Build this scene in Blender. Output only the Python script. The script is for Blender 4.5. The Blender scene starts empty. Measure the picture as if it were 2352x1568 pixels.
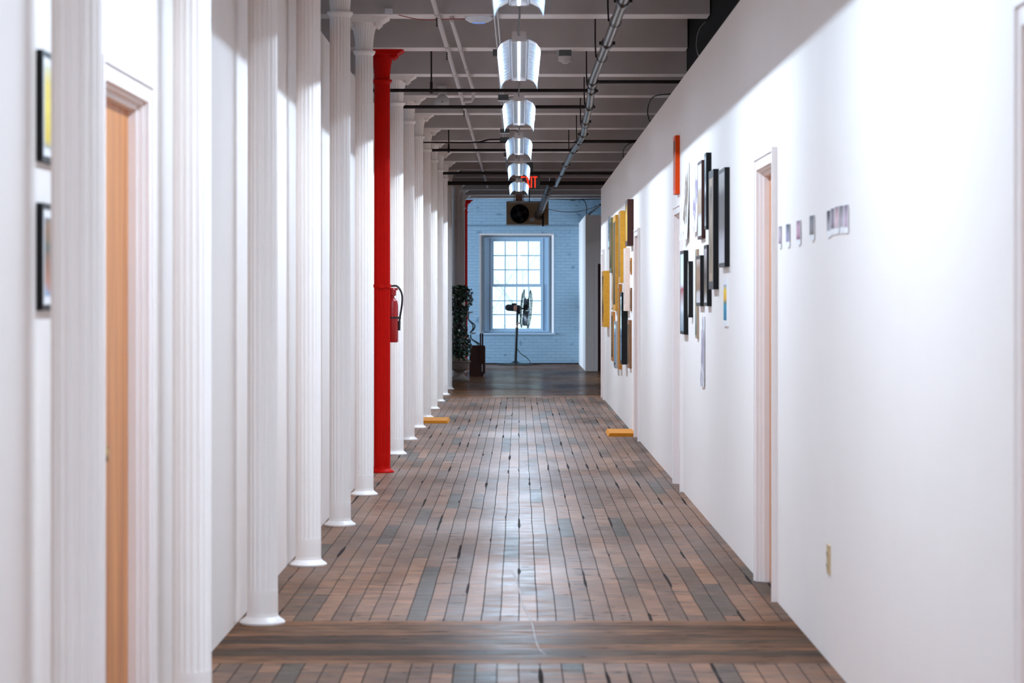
import bpy, math, random
from mathutils import Vector
random.seed(7)
C = bpy.context.scene
col = C.collection
# ------------------------------------------------------------------ camera, sky, daylight, exposure
F, H, VX, VY = 6076.0, 1.45, 1192.0, 688.0        # focal length in pixels, eye height, vanishing point
cd = bpy.data.cameras.new('camera'); cam = bpy.data.objects.new('camera', cd); col.objects.link(cam)
cam.location = (0, 0, H); cam.rotation_euler = (math.pi/2, 0, 0)
cd.sensor_width = 36; cd.lens = F/2352*36
cd.shift_x = (1176-VX)/2352; cd.shift_y = (VY-784)/2352
cd.clip_end = 400
cd.dof.use_dof = True; cd.dof.focus_distance = 27; cd.dof.aperture_fstop = 5.6
C.camera = cam
w = bpy.data.worlds.new('overcast_sky'); C.world = w; w.use_nodes = True
bg = w.node_tree.nodes['Background']; bg.inputs[0].default_value = (.66, .90, 1, 1); bg.inputs[1].default_value = 1.8
C.view_settings.view_transform = 'Standard'; C.view_settings.look = 'None'
C.view_settings.exposure = 0.0; C.view_settings.gamma = 1; C.view_settings.use_curve_mapping = False
C.cycles.use_denoising = True
C.cycles.max_bounces = 10; C.cycles.diffuse_bounces = 6; C.cycles.glossy_bounces = 4
LAMP_W = 100.0
LAMP_COL = (.69, .91, 1.15)
def daylight(name, loc, rot, sx, sy, power, color):
    l = bpy.data.lights.new(name, 'AREA'); l.shape = 'RECTANGLE'; l.size = sx; l.size_y = sy
    l.energy = power; l.color = color; l.spread = math.radians(110)
    o = bpy.data.objects.new(name, l); col.objects.link(o); o.location = loc; o.rotation_euler = rot
    return o
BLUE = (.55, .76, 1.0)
# daylight of the side windows of the end room and of the rooms left of the corridor
daylight('end_room_window_light', (-5.9, 57.3, 1.45), (0, -math.pi/2, 0), 1.5, 3.2, 260, BLUE)
daylight('end_room_window_light', (-5.9, 48.5, 1.6), (0, -math.pi/2, 0), 1.5, 3.0, 25, BLUE)
daylight('studio_window_light', (-5.9, 20, 2.6), (0, -math.pi/2, 0), 1.6, 22, 50, BLUE)

# ------------------------------------------------------------------ helpers
def px(x, y, Y):
    return Vector(((x-VX)*Y/F, Y, H+(VY-y)*Y/F))
ORG = {}
class MB:
    def __init__(s): s.v = []; s.f = []; s.m = []
    def quad(s, a, b, c, d, mi=0):
        n = len(s.v); s.v += [a, b, c, d]; s.f.append((n, n+1, n+2, n+3)); s.m.append(mi)
    def box(s, x0, x1, y0, y1, z0, z1, mi=0):
        n = len(s.v)
        s.v += [(x0,y0,z0),(x1,y0,z0),(x1,y1,z0),(x0,y1,z0),(x0,y0,z1),(x1,y0,z1),(x1,y1,z1),(x0,y1,z1)]
        for q in ((0,3,2,1),(4,5,6,7),(0,1,5,4),(1,2,6,5),(2,3,7,6),(3,0,4,7)):
            s.f.append(tuple(n+i for i in q)); s.m.append(mi)
        return s
    def tube(s, pts, r, n=10, cap=True, mi=0):
        pts = [Vector(p) for p in pts]; N = len(pts)
        rr = r if isinstance(r, (list, tuple)) else [r]*N
        base = len(s.v); up = None
        for i, p in enumerate(pts):
            t = (pts[min(i+1, N-1)]-pts[max(i-1, 0)]).normalized()
            if up is None:
                up = Vector((0,0,1)) if abs(t.z) < .9 else Vector((1,0,0))
            a = t.cross(up).normalized(); up = a.cross(t).normalized()
            for k in range(n):
                an = 2*math.pi*k/n
                s.v.append(tuple(p+(a*math.cos(an)+up*math.sin(an))*rr[i]))
        for i in range(N-1):
            for k in range(n):
                k2 = (k+1) % n
                s.f.append((base+i*n+k, base+i*n+k2, base+(i+1)*n+k2, base+(i+1)*n+k)); s.m.append(mi)
        if cap:
            s.f.append(tuple(base+k for k in reversed(range(n)))); s.m.append(mi)
            s.f.append(tuple(base+(N-1)*n+k for k in range(n))); s.m.append(mi)
        return s
    def lathe(s, prof, n=32, c=(0,0,0), axis='z', flute=None, cap=True, mi=0):
        base = len(s.v)
        for i, p in enumerate(prof):
            r, z = p[0], p[1]
            fl = p[2] if len(p) > 2 else 0
            for k in range(n):
                a = 2*math.pi*k/n; q = r
                if fl: q = r - fl*abs(math.sin(flute*a/2))**1.5 if flute else r
                x, y = q*math.cos(a), q*math.sin(a)
                if axis == 'z': v = (c[0]+x, c[1]+y, c[2]+z)
                elif axis == 'y': v = (c[0]+x, c[1]-z, c[2]+y)
                else: v = (c[0]+z, c[1]+x, c[2]+y)
                s.v.append(v)
        for i in range(len(prof)-1):
            for k in range(n):
                k2 = (k+1) % n
                s.f.append((base+i*n+k, base+i*n+k2, base+(i+1)*n+k2, base+(i+1)*n+k)); s.m.append(mi)
        if cap:
            s.f.append(tuple(base+k for k in reversed(range(n)))); s.m.append(mi)
            e = base+(len(prof)-1)*n
            s.f.append(tuple(e+k for k in range(n))); s.m.append(mi)
        return s
    def prism(s, poly, a0, a1, axis='y', mi=0):
        n = len(poly); base = len(s.v)
        for a in (a0, a1):
            for (p, q) in poly:
                s.v.append((p, a, q) if axis == 'y' else ((a, p, q) if axis == 'x' else (p, q, a)))
        s.f.append(tuple(base+i for i in range(n))); s.m.append(mi)
        s.f.append(tuple(base+n+i for i in reversed(range(n)))); s.m.append(mi)
        for i in range(n):
            j = (i+1) % n
            s.f.append((base+i, base+n+i, base+n+j, base+j)); s.m.append(mi)
        return s
    def build(s, name, mats, parent=None, loc=None, smooth=True, angle=35):
        me = bpy.data.meshes.new(name)
        L = Vector(loc) if loc is not None else (ORG[parent.name] if parent else Vector((0,0,0)))
        me.from_pydata([tuple(Vector(v)-L) for v in s.v], [], s.f)
        import bmesh
        b = bmesh.new(); b.from_mesh(me); bmesh.ops.recalc_face_normals(b, faces=b.faces); b.to_mesh(me); b.free()
        if not isinstance(mats, (list, tuple)): mats = [mats]
        for m in mats: me.materials.append(m)
        me.polygons.foreach_set('material_index', s.m)
        if smooth:
            me.shade_smooth(); me.set_sharp_from_angle(angle=math.radians(angle))
        o = bpy.data.objects.new(name, me); col.objects.link(o)
        if parent: o.parent = parent
        else: o.location = L
        ORG[o.name] = L
        return o
def thing(name, label, cat, loc, group=None, kind=None):
    o = bpy.data.objects.new(name, None); col.objects.link(o); o.location = loc; o.empty_display_size = .1
    if label: o['label'] = label
    if cat: o['category'] = cat
    if group: o['group'] = group
    if kind: o['kind'] = kind
    ORG[o.name] = Vector(loc)
    return o
def tag(o, label, cat, group=None):
    o['label'] = label; o['category'] = cat
    if group: o['group'] = group
    return o
def struct(o): o['kind'] = 'structure'; return o
def copy_tree(o, parent=None):
    c = o.copy(); col.objects.link(c)
    if parent: c.parent = parent
    ORG[c.name] = ORG.get(o.name, Vector((0,0,0)))
    for ch in list(o.children): copy_tree(ch, c)
    return c
def bez(pts, n=10):
    # Catmull-Rom through points
    P = [Vector(p) for p in pts]; P = [P[0]*2-P[1]] + P + [P[-1]*2-P[-2]]
    out = []
    for i in range(1, len(P)-2):
        for k in range(n):
            t = k/n
            out.append(.5*((2*P[i])+(P[i+1]-P[i-1])*t+(2*P[i-1]-5*P[i]+4*P[i+1]-P[i+2])*t*t+(3*P[i]-P[i-1]-3*P[i+1]+P[i+2])*t**3))
    out.append(P[-2]); return out

# ------------------------------------------------------------------ materials
def mat(name):
    m = bpy.data.materials.new(name); m.use_nodes = True
    nt = m.node_tree; return m, nt, nt.nodes, nt.links, nt.nodes['Principled BSDF']
def simple(name, c, rough=.5, metal=0, noise=.06, scale=30, bump=0, emit=None, es=0, spec=.5, bscale=None):
    m, nt, N, L, B = mat(name)
    B.inputs['Roughness'].default_value = rough; B.inputs['Metallic'].default_value = metal
    B.inputs['Specular IOR Level'].default_value = spec
    tc = N.new('ShaderNodeTexCoord'); nz = N.new('ShaderNodeTexNoise'); nz.inputs['Scale'].default_value = scale
    nz.inputs['Detail'].default_value = 4
    L.new(tc.outputs['Object'], nz.inputs['Vector'])
    mx = N.new('ShaderNodeMix'); mx.data_type = 'RGBA'
    mx.inputs[6].default_value = (*[max(0, x*(1-noise)) for x in c], 1); mx.inputs[7].default_value = (*[min(1, x*(1+noise)) for x in c], 1)
    L.new(nz.outputs['Fac'], mx.inputs[0]); L.new(mx.outputs[2], B.inputs['Base Color'])
    if bump:
        n2 = N.new('ShaderNodeTexNoise'); n2.inputs['Scale'].default_value = bscale or scale; n2.inputs['Detail'].default_value = 5
        L.new(tc.outputs['Object'], n2.inputs['Vector'])
        bp = N.new('ShaderNodeBump'); bp.inputs['Strength'].default_value = bump; bp.inputs['Distance'].default_value = .01
        L.new(n2.outputs['Fac'], bp.inputs['Height']); L.new(bp.outputs['Normal'], B.inputs['Normal'])
    if emit:
        B.inputs['Emission Color'].default_value = (*emit, 1); B.inputs['Emission Strength'].default_value = es
    return m
M = {}
M['wall'] = simple('white_wall_paint', (.88, .79, .735), .6, noise=.02, scale=3, bump=.04, bscale=60)
M['column'] = simple('white_column_enamel', (.89, .80, .75), .38, noise=.03, scale=8, bump=.05, bscale=30)
M['red'] = simple('red_enamel', (.56, .004, .001), .5, noise=.08, scale=12, bump=.12, bscale=45, spec=.08)
M['trim'] = simple('white_trim_paint', (.88, .78, .74), .4, noise=.02, scale=10)
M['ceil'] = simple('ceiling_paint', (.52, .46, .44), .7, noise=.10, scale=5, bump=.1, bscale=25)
M['void_black'] = simple('void_black', (.004, .004, .004), .9, spec=.1)
M['pipe_black'] = simple('black_iron_pipe', (.018, .012, .012), .5, noise=.3, spec=.2)
M['pipe_white'] = simple('white_painted_conduit', (.6, .54, .52), .45)
M['pipe_chrome'] = simple('dark_steel_pipe', (.030, .024, .024), .25, 0, spec=.35, noise=.3, scale=20)
M['galv'] = simple('galvanised_steel', (.45, .45, .46), .35, 1, noise=.2, scale=14)
M['duct'] = simple('spiral_duct_steel', (.16, .14, .13), .3, .8, noise=.3, scale=20, bump=.3, bscale=40)
M['box_grey'] = simple('grey_box_metal', (.10, .11, .11), .5, .3)
M['plate'] = simple('brushed_end_plate', (.62, .57, .56), .5)
M['white_plastic'] = simple('white_plastic', (.75, .75, .78), .35)
M['grey_plastic'] = simple('pale_grey_plastic', (.55, .52, .5), .4)
M['cord'] = simple('black_cord', (.015, .013, .013), .5)
M['red_wire'] = simple('red_wire', (.35, .03, .02), .5)
M['ochre_board'] = simple('ochre_board', (.58, .20, .012), .6, spec=.1, noise=.2, scale=20)
M['black_frame'] = simple('black_frame', (.010, .009, .009), .4, spec=.15)
M['dark_wood'] = simple('dark_brown_wood', (.060, .020, .015), .45, noise=.3, scale=15, spec=.15)
M['tan_wood'] = simple('pale_wood', (.42, .28, .18), .5, noise=.1)
M['gold'] = simple('gilded_frame', (.62, .27, .008), .45, .2, noise=.35, scale=25, bump=.3)
M['green_gold'] = simple('green_gilt_frame', (.12, .10, .02), .4, .3, noise=.4, scale=20, bump=.2)
M['orange_gilt'] = simple('orange_gilt_frame', (.48, .17, .02), .4, .4, noise=.3, scale=20, bump=.3)
M['brown_frame'] = simple('brown_frame', (.22, .08, .02), .4, .1, noise=.3)
M['cream_frame'] = simple('cream_frame', (.75, .55, .45), .45, noise=.12, scale=25, bump=.3)
M['orange_frame'] = simple('orange_frame', (.66, .055, .004), .5, spec=.1)
M['mirror'] = simple('mirror_glass', (.75, .8, .82), .08, 1, noise=.02)
M['paper'] = simple('white_paper', (.84, .81, .80), .7)
M['iron'] = simple('black_iron', (.010, .011, .014), .4, spec=.25)
M['blade'] = simple('dark_fan_blade', (.05, .05, .055), .4, .5)
M['copper'] = simple('copper_label', (.45, .22, .16), .4, .2)
M['heater_tan'] = simple('tan_heater_enamel', (.52, .36, .20), .45, noise=.15, scale=6)
M['stone'] = simple('weathered_stone', (.28, .21, .17), .8, noise=.35, scale=30, bump=.4)
M['beam_bounce'] = simple('beam_bottom_bounce_light', (.85, .78, .76), .6)  # floor bounce light put into the lighter colour of the beam bottoms
M['joint'] = simple('dark_joint', (.10, .14, .20), .8)
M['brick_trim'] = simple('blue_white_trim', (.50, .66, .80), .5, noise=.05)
M['almond'] = simple('almond_plastic', (.55, .40, .22), .4)
M['brass'] = simple('brass', (.55, .36, .12), .3, 1)
M['ext_red'] = simple('extinguisher_red', (.42, .008, .01), .3)
M['white_disc'] = simple('white_glazed_disc', (.8, .8, .8), .3)
M['steel_grey'] = simple('bent_grey_steel', (.12, .17, .19), .25, .8)
M['bark'] = simple('hazed_bark', (.55, .57, .57), .9)  # paleness in the colour stands for haze and overexposure outside
M['snow'] = simple('snowy_ground', (.8, .82, .84), .9, scale=.2)
M['scuff'] = simple('pale_scuff', (.27, .20, .17), .6)

def lampglow():
    m, nt, N, L, B = mat('lamp_lens')
    e = N.new('ShaderNodeEmission'); e.inputs[0].default_value = (.92, .95, 1, 1); e.inputs[1].default_value = 7
    L.new(e.outputs[0], N['Material Output'].inputs[0]); return m
M['lens'] = lampglow()
def reflector():
    m, nt, N, L, B = mat('polished_reflector')
    B.inputs['Base Color'].default_value = (.72, .86, 1, 1); B.inputs['Metallic'].default_value = .7; B.inputs['Roughness'].default_value = .2
    tc = N.new('ShaderNodeTexCoord'); sp = N.new('ShaderNodeSeparateXYZ'); L.new(tc.outputs['Object'], sp.inputs[0])
    wv = N.new('ShaderNodeTexWave'); wv.bands_direction = 'Y'; wv.wave_profile = 'SAW'; wv.inputs['Scale'].default_value = 1.3
    wv.inputs['Distortion'].default_value = .6
    L.new(tc.outputs['Object'], wv.inputs['Vector'])
    nz = N.new('ShaderNodeTexNoise'); nz.inputs['Scale'].default_value = 14; L.new(tc.outputs['Object'], nz.inputs['Vector'])
    ad = N.new('ShaderNodeMath'); ad.operation = 'MULTIPLY_ADD'; ad.inputs[1].default_value = .35
    L.new(nz.outputs['Fac'], ad.inputs[0]); L.new(wv.outputs['Fac'], ad.inputs[2])
    bp = N.new('ShaderNodeBump'); bp.inputs['Strength'].default_value = .35; bp.inputs['Distance'].default_value = .02
    L.new(ad.outputs[0], bp.inputs['Height']); L.new(bp.outputs['Normal'], B.inputs['Normal'])
    return m
M['reflector'] = reflector()
def glass():
    m, nt, N, L, B = mat('window_glass')
    t = N.new('ShaderNodeBsdfTransparent'); g = N.new('ShaderNodeBsdfGlossy'); g.inputs['Roughness'].default_value = .02
    t.inputs[0].default_value = (.96, .98, .98, 1)
    mx = N.new('ShaderNodeMixShader'); mx.inputs[0].default_value = .02
    L.new(t.outputs[0], mx.inputs[1]); L.new(g.outputs[0], mx.inputs[2]); L.new(mx.outputs[0], N['Material Output'].inputs[0])
    return m
M['glass'] = glass()
def wooddoor():
    m, nt, N, L, B = mat('honey_wood_veneer')
    tc = N.new('ShaderNodeTexCoord'); mp = N.new('ShaderNodeMapping'); mp.inputs['Scale'].default_value = (14, 14, .8)
    L.new(tc.outputs['Object'], mp.inputs[0]); nz = N.new('ShaderNodeTexNoise'); nz.inputs['Scale'].default_value = 1.2; nz.inputs['Detail'].default_value = 6
    L.new(mp.outputs[0], nz.inputs['Vector'])
    cr = N.new('ShaderNodeValToRGB'); cr.color_ramp.elements[0].position = .3; cr.color_ramp.elements[0].color = (.42, .125, .022, 1)
    cr.color_ramp.elements[1].position = .7; cr.color_ramp.elements[1].color = (.68, .25, .055, 1)
    L.new(nz.outputs['Fac'], cr.inputs[0]); L.new(cr.outputs[0], B.inputs['Base Color']); B.inputs['Roughness'].default_value = .4
    return m
M['door_wood'] = wooddoor()
def brickwall():
    m, nt, N, L, B = mat('painted_brick')
    tc = N.new('ShaderNodeTexCoord'); sp = N.new('ShaderNodeSeparateXYZ'); L.new(tc.outputs['Object'], sp.inputs[0])
    cb = N.new('ShaderNodeCombineXYZ'); L.new(sp.outputs['X'], cb.inputs['X']); L.new(sp.outputs['Z'], cb.inputs['Y'])
    br = N.new('ShaderNodeTexBrick'); br.inputs['Scale'].default_value = 1; br.inputs['Brick Width'].default_value = .21; br.inputs['Row Height'].default_value = .07
    br.inputs['Mortar Size'].default_value = .006; br.inputs['Mortar Smooth'].default_value = .6
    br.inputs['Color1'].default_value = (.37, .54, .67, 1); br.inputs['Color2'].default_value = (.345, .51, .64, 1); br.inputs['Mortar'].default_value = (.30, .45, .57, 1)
    L.new(cb.outputs[0], br.inputs['Vector'])
    nz = N.new('ShaderNodeTexNoise'); nz.inputs['Scale'].default_value = 6; nz.inputs['Detail'].default_value = 6; L.new(tc.outputs['Object'], nz.inputs['Vector'])
    cr = N.new('ShaderNodeValToRGB'); cr.color_ramp.elements[0].position = .30; cr.color_ramp.elements[0].color = (.45, .52, .58, 1)
    cr.color_ramp.elements[1].position = .36; cr.color_ramp.elements[1].color = (1, 1, 1, 1)
    L.new(nz.outputs['Fac'], cr.inputs[0])
    mx = N.new('ShaderNodeMix'); mx.data_type = 'RGBA'; mx.blend_type = 'MULTIPLY'; mx.inputs[0].default_value = .7
    L.new(br.outputs['Color'], mx.inputs[6]); L.new(cr.outputs[0], mx.inputs[7]); L.new(mx.outputs[2], B.inputs['Base Color'])
    bp = N.new('ShaderNodeBump'); bp.inputs['Strength'].default_value = .6; bp.inputs['Distance'].default_value = .01; bp.invert = True
    L.new(br.outputs['Fac'], bp.inputs['Height']); L.new(bp.outputs['Normal'], B.inputs['Normal']); B.inputs['Roughness'].default_value = .6
    return m
M['brick'] = brickwall()
def floormat():
    m, nt, N, L, B = mat('worn_plank_floor')
    def math_(op, a, b=None):
        n = N.new('ShaderNodeMath'); n.operation = op
        for i, q in enumerate((a, b)):
            if q is None: continue
            if isinstance(q, (int, float)): n.inputs[i].default_value = q
            else: L.new(q, n.inputs[i])
        return n.outputs[0]
    tc = N.new('ShaderNodeTexCoord'); sp = N.new('ShaderNodeSeparateXYZ'); L.new(tc.outputs['Object'], sp.inputs[0])
    X, Y = sp.outputs['X'], sp.outputs['Y']
    # slight waviness of the board joints
    nw = N.new('ShaderNodeTexNoise'); nw.inputs['Scale'].default_value = .9; L.new(tc.outputs['Object'], nw.inputs['Vector'])
    wob = math_('MULTIPLY', math_('SUBTRACT', nw.outputs['Fac'], .5), .014)
    Xw = math_('ADD', X, wob); Yw = math_('ADD', Y, wob)
    def brick(u, v, bw, rh, seed):
        cb = N.new('ShaderNodeCombineXYZ'); L.new(u, cb.inputs['X']); L.new(v, cb.inputs['Y'])
        br = N.new('ShaderNodeTexBrick'); br.offset = .37; br.offset_frequency = 2; br.squash = 1
        br.inputs['Scale'].default_value = 1; br.inputs['Brick Width'].default_value = bw; br.inputs['Row Height'].default_value = rh
        br.inputs['Mortar Smooth'].default_value = .15; br.inputs['Bias'].default_value = -.05
        br.inputs['Color1'].default_value = (0, 0, 0, 1); br.inputs['Color2'].default_value = (1, 1, 1, 1); br.inputs['Mortar'].default_value = (.5, .5, .5, 1)
        L.new(cb.outputs[0], br.inputs['Vector'])
        return br
    A = brick(Y, Xw, 1.35, .0850, 0); Bk = brick(math_('ADD', X, 2.2), Yw, 9.0, .12, 1)
    # joint width varies: mostly hairline, here and there an open gap
    cbn = N.new('ShaderNodeCombineXYZ'); L.new(math_('MULTIPLY', X, 11.76), cbn.inputs['X']); L.new(math_('MULTIPLY', Y, .55), cbn.inputs['Y'])
    ng = N.new('ShaderNodeTexNoise'); ng.inputs['Scale'].default_value = 1; ng.inputs['Detail'].default_value = 2; L.new(cbn.outputs[0], ng.inputs['Vector'])
    rm = N.new('ShaderNodeMapRange'); rm.inputs['From Min'].default_value = .60; rm.inputs['From Max'].default_value = .67
    rm.inputs['To Min'].default_value = .0026; rm.inputs['To Max'].default_value = .0115; L.new(ng.outputs['Fac'], rm.inputs['Value'])
    L.new(rm.outputs[0], A.inputs['Mortar Size']); Bk.inputs['Mortar Size'].default_value = .0022
    m1 = math_('MULTIPLY', math_('GREATER_THAN', Y, 10.55), math_('LESS_THAN', Y, 11.95))
    mask = math_('MAXIMUM', m1, math_('GREATER_THAN', Y, 39.3))
    def mix(a, b, f, t='FLOAT'):
        n = N.new('ShaderNodeMix'); n.data_type = t
        i = (2, 3) if t == 'FLOAT' else (6, 7)
        if isinstance(f, (int, float)): n.inputs[0].default_value = f
        else: L.new(f, n.inputs[0])
        for k, q in zip(i, (a, b)):
            if isinstance(q, tuple): n.inputs[k].default_value = q
            elif isinstance(q, (int, float)): n.inputs[k].default_value = q
            else: L.new(q, n.inputs[k])
        return n.outputs[0 if t == 'FLOAT' else 2], n
    tint, _ = mix(A.outputs['Color'], Bk.outputs['Color'], mask, 'RGBA')
    joint, _ = mix(A.outputs['Fac'], Bk.outputs['Fac'], mask)
    cr = N.new('ShaderNodeValToRGB'); e = cr.color_ramp.elements
    e[0].position = 0; e[0].color = (.075, .042, .022, 1); e[1].position = 1; e[1].color = (.36, .150, .066, 1)
    for p, c in ((.04, (.105, .048, .022, 1)), (.3, (.205, .085, .038, 1)), (.5, (.130, .056, .026, 1)), (.72, (.235, .100, .046, 1)), (.9, (.155, .070, .033, 1))):
        q = cr.color_ramp.elements.new(p); q.color = c
    L.new(tint, cr.inputs[0])
    # transverse saw marks and wear
    def stretched(sx, sy, sc, det):
        mp = N.new('ShaderNodeMapping'); mp.inputs['Scale'].default_value = (sx, sy, 1); L.new(tc.outputs['Object'], mp.inputs[0])
        n = N.new('ShaderNodeTexNoise'); n.inputs['Scale'].default_value = sc; n.inputs['Detail'].default_value = det; L.new(mp.outputs[0], n.inputs['Vector'])
        return n.outputs['Fac']
    s1 = stretched(3.2, 9, 1.4, 6); s5 = stretched(.5, 6, 1, 4); s2 = stretched(1, .5, 1.1, 4); s3 = stretched(7, 26, 1, 4)
    def ramp2(v, lo, hi, a, b):
        r = N.new('ShaderNodeMapRange'); r.inputs['From Min'].default_value = lo; r.inputs['From Max'].default_value = hi
        r.inputs['To Min'].default_value = a; r.inputs['To Max'].default_value = b; L.new(v, r.inputs['Value']); return r.outputs[0]
    k = math_('MULTIPLY', math_('MULTIPLY', ramp2(s1, .3, .7, .62, 1.34), ramp2(s2, .3, .7, .82, 1.18)), ramp2(s3, .32, .68, .66, 1.30))
    bands, _ = mix(1.0, ramp2(s5, .35, .65, .55, 1.45), mask); k = math_('MULTIPLY', k, bands)
    dark_cross, _ = mix(1.0, .82, m1); k = math_('MULTIPLY', k, dark_cross)
    vm = N.new('ShaderNodeVectorMath'); vm.operation = 'SCALE'; L.new(cr.outputs[0], vm.inputs[0]); L.new(k, vm.inputs['Scale'])
    sharp = ramp2(joint, .25, .8, 0, 1)
    fin, _ = mix(vm.outputs[0], (.018, .010, .007, 1), sharp, 'RGBA')
    rg = ramp2(s1, .3, .7, .25, .46); rg2 = math_('SUBTRACT', math_('ADD', rg, math_('MULTIPLY', sharp, .3)), math_('MULTIPLY', math_('GREATER_THAN', Y, 39.3), .16)); pass
    hgt = math_('SUBTRACT', math_('MULTIPLY', math_('ADD', s1, s3), .22), sharp)
    bp = N.new('ShaderNodeBump'); bp.inputs['Strength'].default_value = .25; bp.inputs['Distance'].default_value = .006
    L.new(hgt, bp.inputs['Height'])
    # worn oil finish: matt wood under a thin, patchy sheen
    df = N.new('ShaderNodeBsdfDiffuse'); gl = N.new('ShaderNodeBsdfGlossy'); fr = N.new('ShaderNodeFresnel'); ms = N.new('ShaderNodeMixShader')
    fr.inputs['IOR'].default_value = 1.33; L.new(fin, df.inputs['Color']); L.new(rg2, gl.inputs['Roughness'])
    for n_ in (df, gl): L.new(bp.outputs['Normal'], n_.inputs['Normal'])
    wear = math_('MULTIPLY', math_('MULTIPLY', mix(1.0, .55, m1)[0], math_('MULTIPLY', ramp2(s2, .3, .7, .20, .44), ramp2(s1, .3, .7, 1.25, .6))), math_('SUBTRACT', 1.0, math_('MULTIPLY', sharp, .8)))
    L.new(math_('MULTIPLY', fr.outputs['Fac'], wear), ms.inputs[0]); L.new(df.outputs[0], ms.inputs[1]); L.new(gl.outputs[0], ms.inputs[2])
    L.new(ms.outputs[0], N['Material Output'].inputs[0]); N.remove(B)
    return m
M['floor'] = floormat()
def picture(name, stops, rough=.25, seed=0, dist=.35):
    """image made of vertical bands of colour broken by noise; stops from bottom to top"""
    m, nt, N, L, B = mat(name)
    tc = N.new('ShaderNodeTexCoord'); sp = N.new('ShaderNodeSeparateXYZ'); L.new(tc.outputs['Generated'], sp.inputs[0])
    nz = N.new('ShaderNodeTexNoise'); nz.inputs['Scale'].default_value = 5; nz.inputs['Detail'].default_value = 5; nz.noise_dimensions = '4D'; nz.inputs['W'].default_value = seed
    L.new(tc.outputs['Generated'], nz.inputs['Vector'])
    a = N.new('ShaderNodeMath'); a.operation = 'SUBTRACT'; a.inputs[1].default_value = .5; L.new(nz.outputs['Fac'], a.inputs[0])
    b = N.new('ShaderNodeMath'); b.operation = 'MULTIPLY_ADD'; b.inputs[1].default_value = dist; L.new(a.outputs[0], b.inputs[0]); L.new(sp.outputs['Z'], b.inputs[2])
    cr = N.new('ShaderNodeValToRGB'); el = cr.color_ramp.elements
    el[0].position, el[0].color = stops[0][0], (*stops[0][1], 1); el[1].position, el[1].color = stops[-1][0], (*stops[-1][1], 1)
    for p, c in stops[1:-1]:
        q = el.new(p); q.color = (*c, 1)
    L.new(b.outputs[0], cr.inputs[0]); L.new(cr.outputs[0], B.inputs['Base Color']); B.inputs['Roughness'].default_value = .6; B.inputs['Specular IOR Level'].default_value = .15
    return m
def sketch(name, ink, seed=0, thr=.56):
    m, nt, N, L, B = mat(name)
    tc = N.new('ShaderNodeTexCoord'); nz = N.new('ShaderNodeTexNoise'); nz.noise_dimensions = '4D'; nz.inputs['W'].default_value = seed
    nz.inputs['Scale'].default_value = 4; nz.inputs['Detail'].default_value = 6; L.new(tc.outputs['Generated'], nz.inputs['Vector'])
    sp = N.new('ShaderNodeSeparateXYZ'); L.new(tc.outputs['Generated'], sp.inputs[0])
    # keep the ink inside a middle oval
    def mm(op, a, b):
        n = N.new('ShaderNodeMath'); n.operation = op
        for i, q in enumerate((a, b)):
            if isinstance(q, (int, float)): n.inputs[i].default_value = q
            else: L.new(q, n.inputs[i])
        return n.outputs[0]
    dy = mm('MULTIPLY', mm('SUBTRACT', sp.outputs['Y'], .5), 2.3); dz = mm('MULTIPLY', mm('SUBTRACT', sp.outputs['Z'], .5), 2.2)
    d = mm('ADD', mm('MULTIPLY', dy, dy), mm('MULTIPLY', dz, dz))
    v = mm('SUBTRACT', nz.outputs['Fac'], mm('MULTIPLY', d, .14))
    cr = N.new('ShaderNodeValToRGB'); e = cr.color_ramp.elements; e[0].position = thr-.14; e[0].color = (.82, .79, .78, 1); e[1].position = thr-.06; e[1].color = (*ink, 1)
    L.new(v, cr.inputs[0]); L.new(cr.outputs[0], B.inputs['Base Color']); B.inputs['Roughness'].default_value = .6
    return m

# ------------------------------------------------------------------ the shell
XR, XL = 1.24, -1.266
ZR, ZL = H+1.678, H+1.715
YB = 59.6
BEAM = H+2.095
CEIL = BEAM+.36
struct(MB().box(-6.2, 6.2, -8, YB+.6, -.12, 0).build('floor', M['floor'], smooth=False))
struct(MB().box(-6.2, 6.2, -8, YB+.6, CEIL, CEIL+.12).build('ceiling', M['ceil'], smooth=False))
def wall_x(name, x0, x1, y0, y1, z1, openings, ztop, m):
    """wall along Y with door openings; headers above"""
    b = MB(); y = y0
    for (a, c) in sorted(openings):
        b.box(x0, x1, y, a, 0, z1); b.box(x0, x1, a, c, ztop, z1); y = c
    b.box(x0, x1, y, y1, 0, z1)
    return struct(b.build(name, m, smooth=False))
DTOP = 2.115
R_DOORS = [(5.5, 6.43), (12.76, 13.61), (20.03, 20.84), (27.12, 27.93), (38.35, 39.15)]
L_DOORS = [(7.975, 8.91)]
wall_x('wall_right', XR, XR+.13, -8, 40.0, ZR, R_DOORS, DTOP, M['wall'])
wall_x('wall_left', XL-.13, XL, -8, 43.5, ZL, L_DOORS, DTOP, M['wall'])
struct(MB().box(-6.2, -6.0, -8, YB, 0, CEIL).build('wall_outer_left', M['wall'], smooth=False))
struct(MB().box(6.0, 6.2, -8, YB, 0, CEIL).build('wall_outer_right', M['wall'], smooth=False))
struct(MB().box(-6.2, 6.2, -8.2, -8, 0, CEIL).build('wall_rear', M['wall'], smooth=False))
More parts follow.
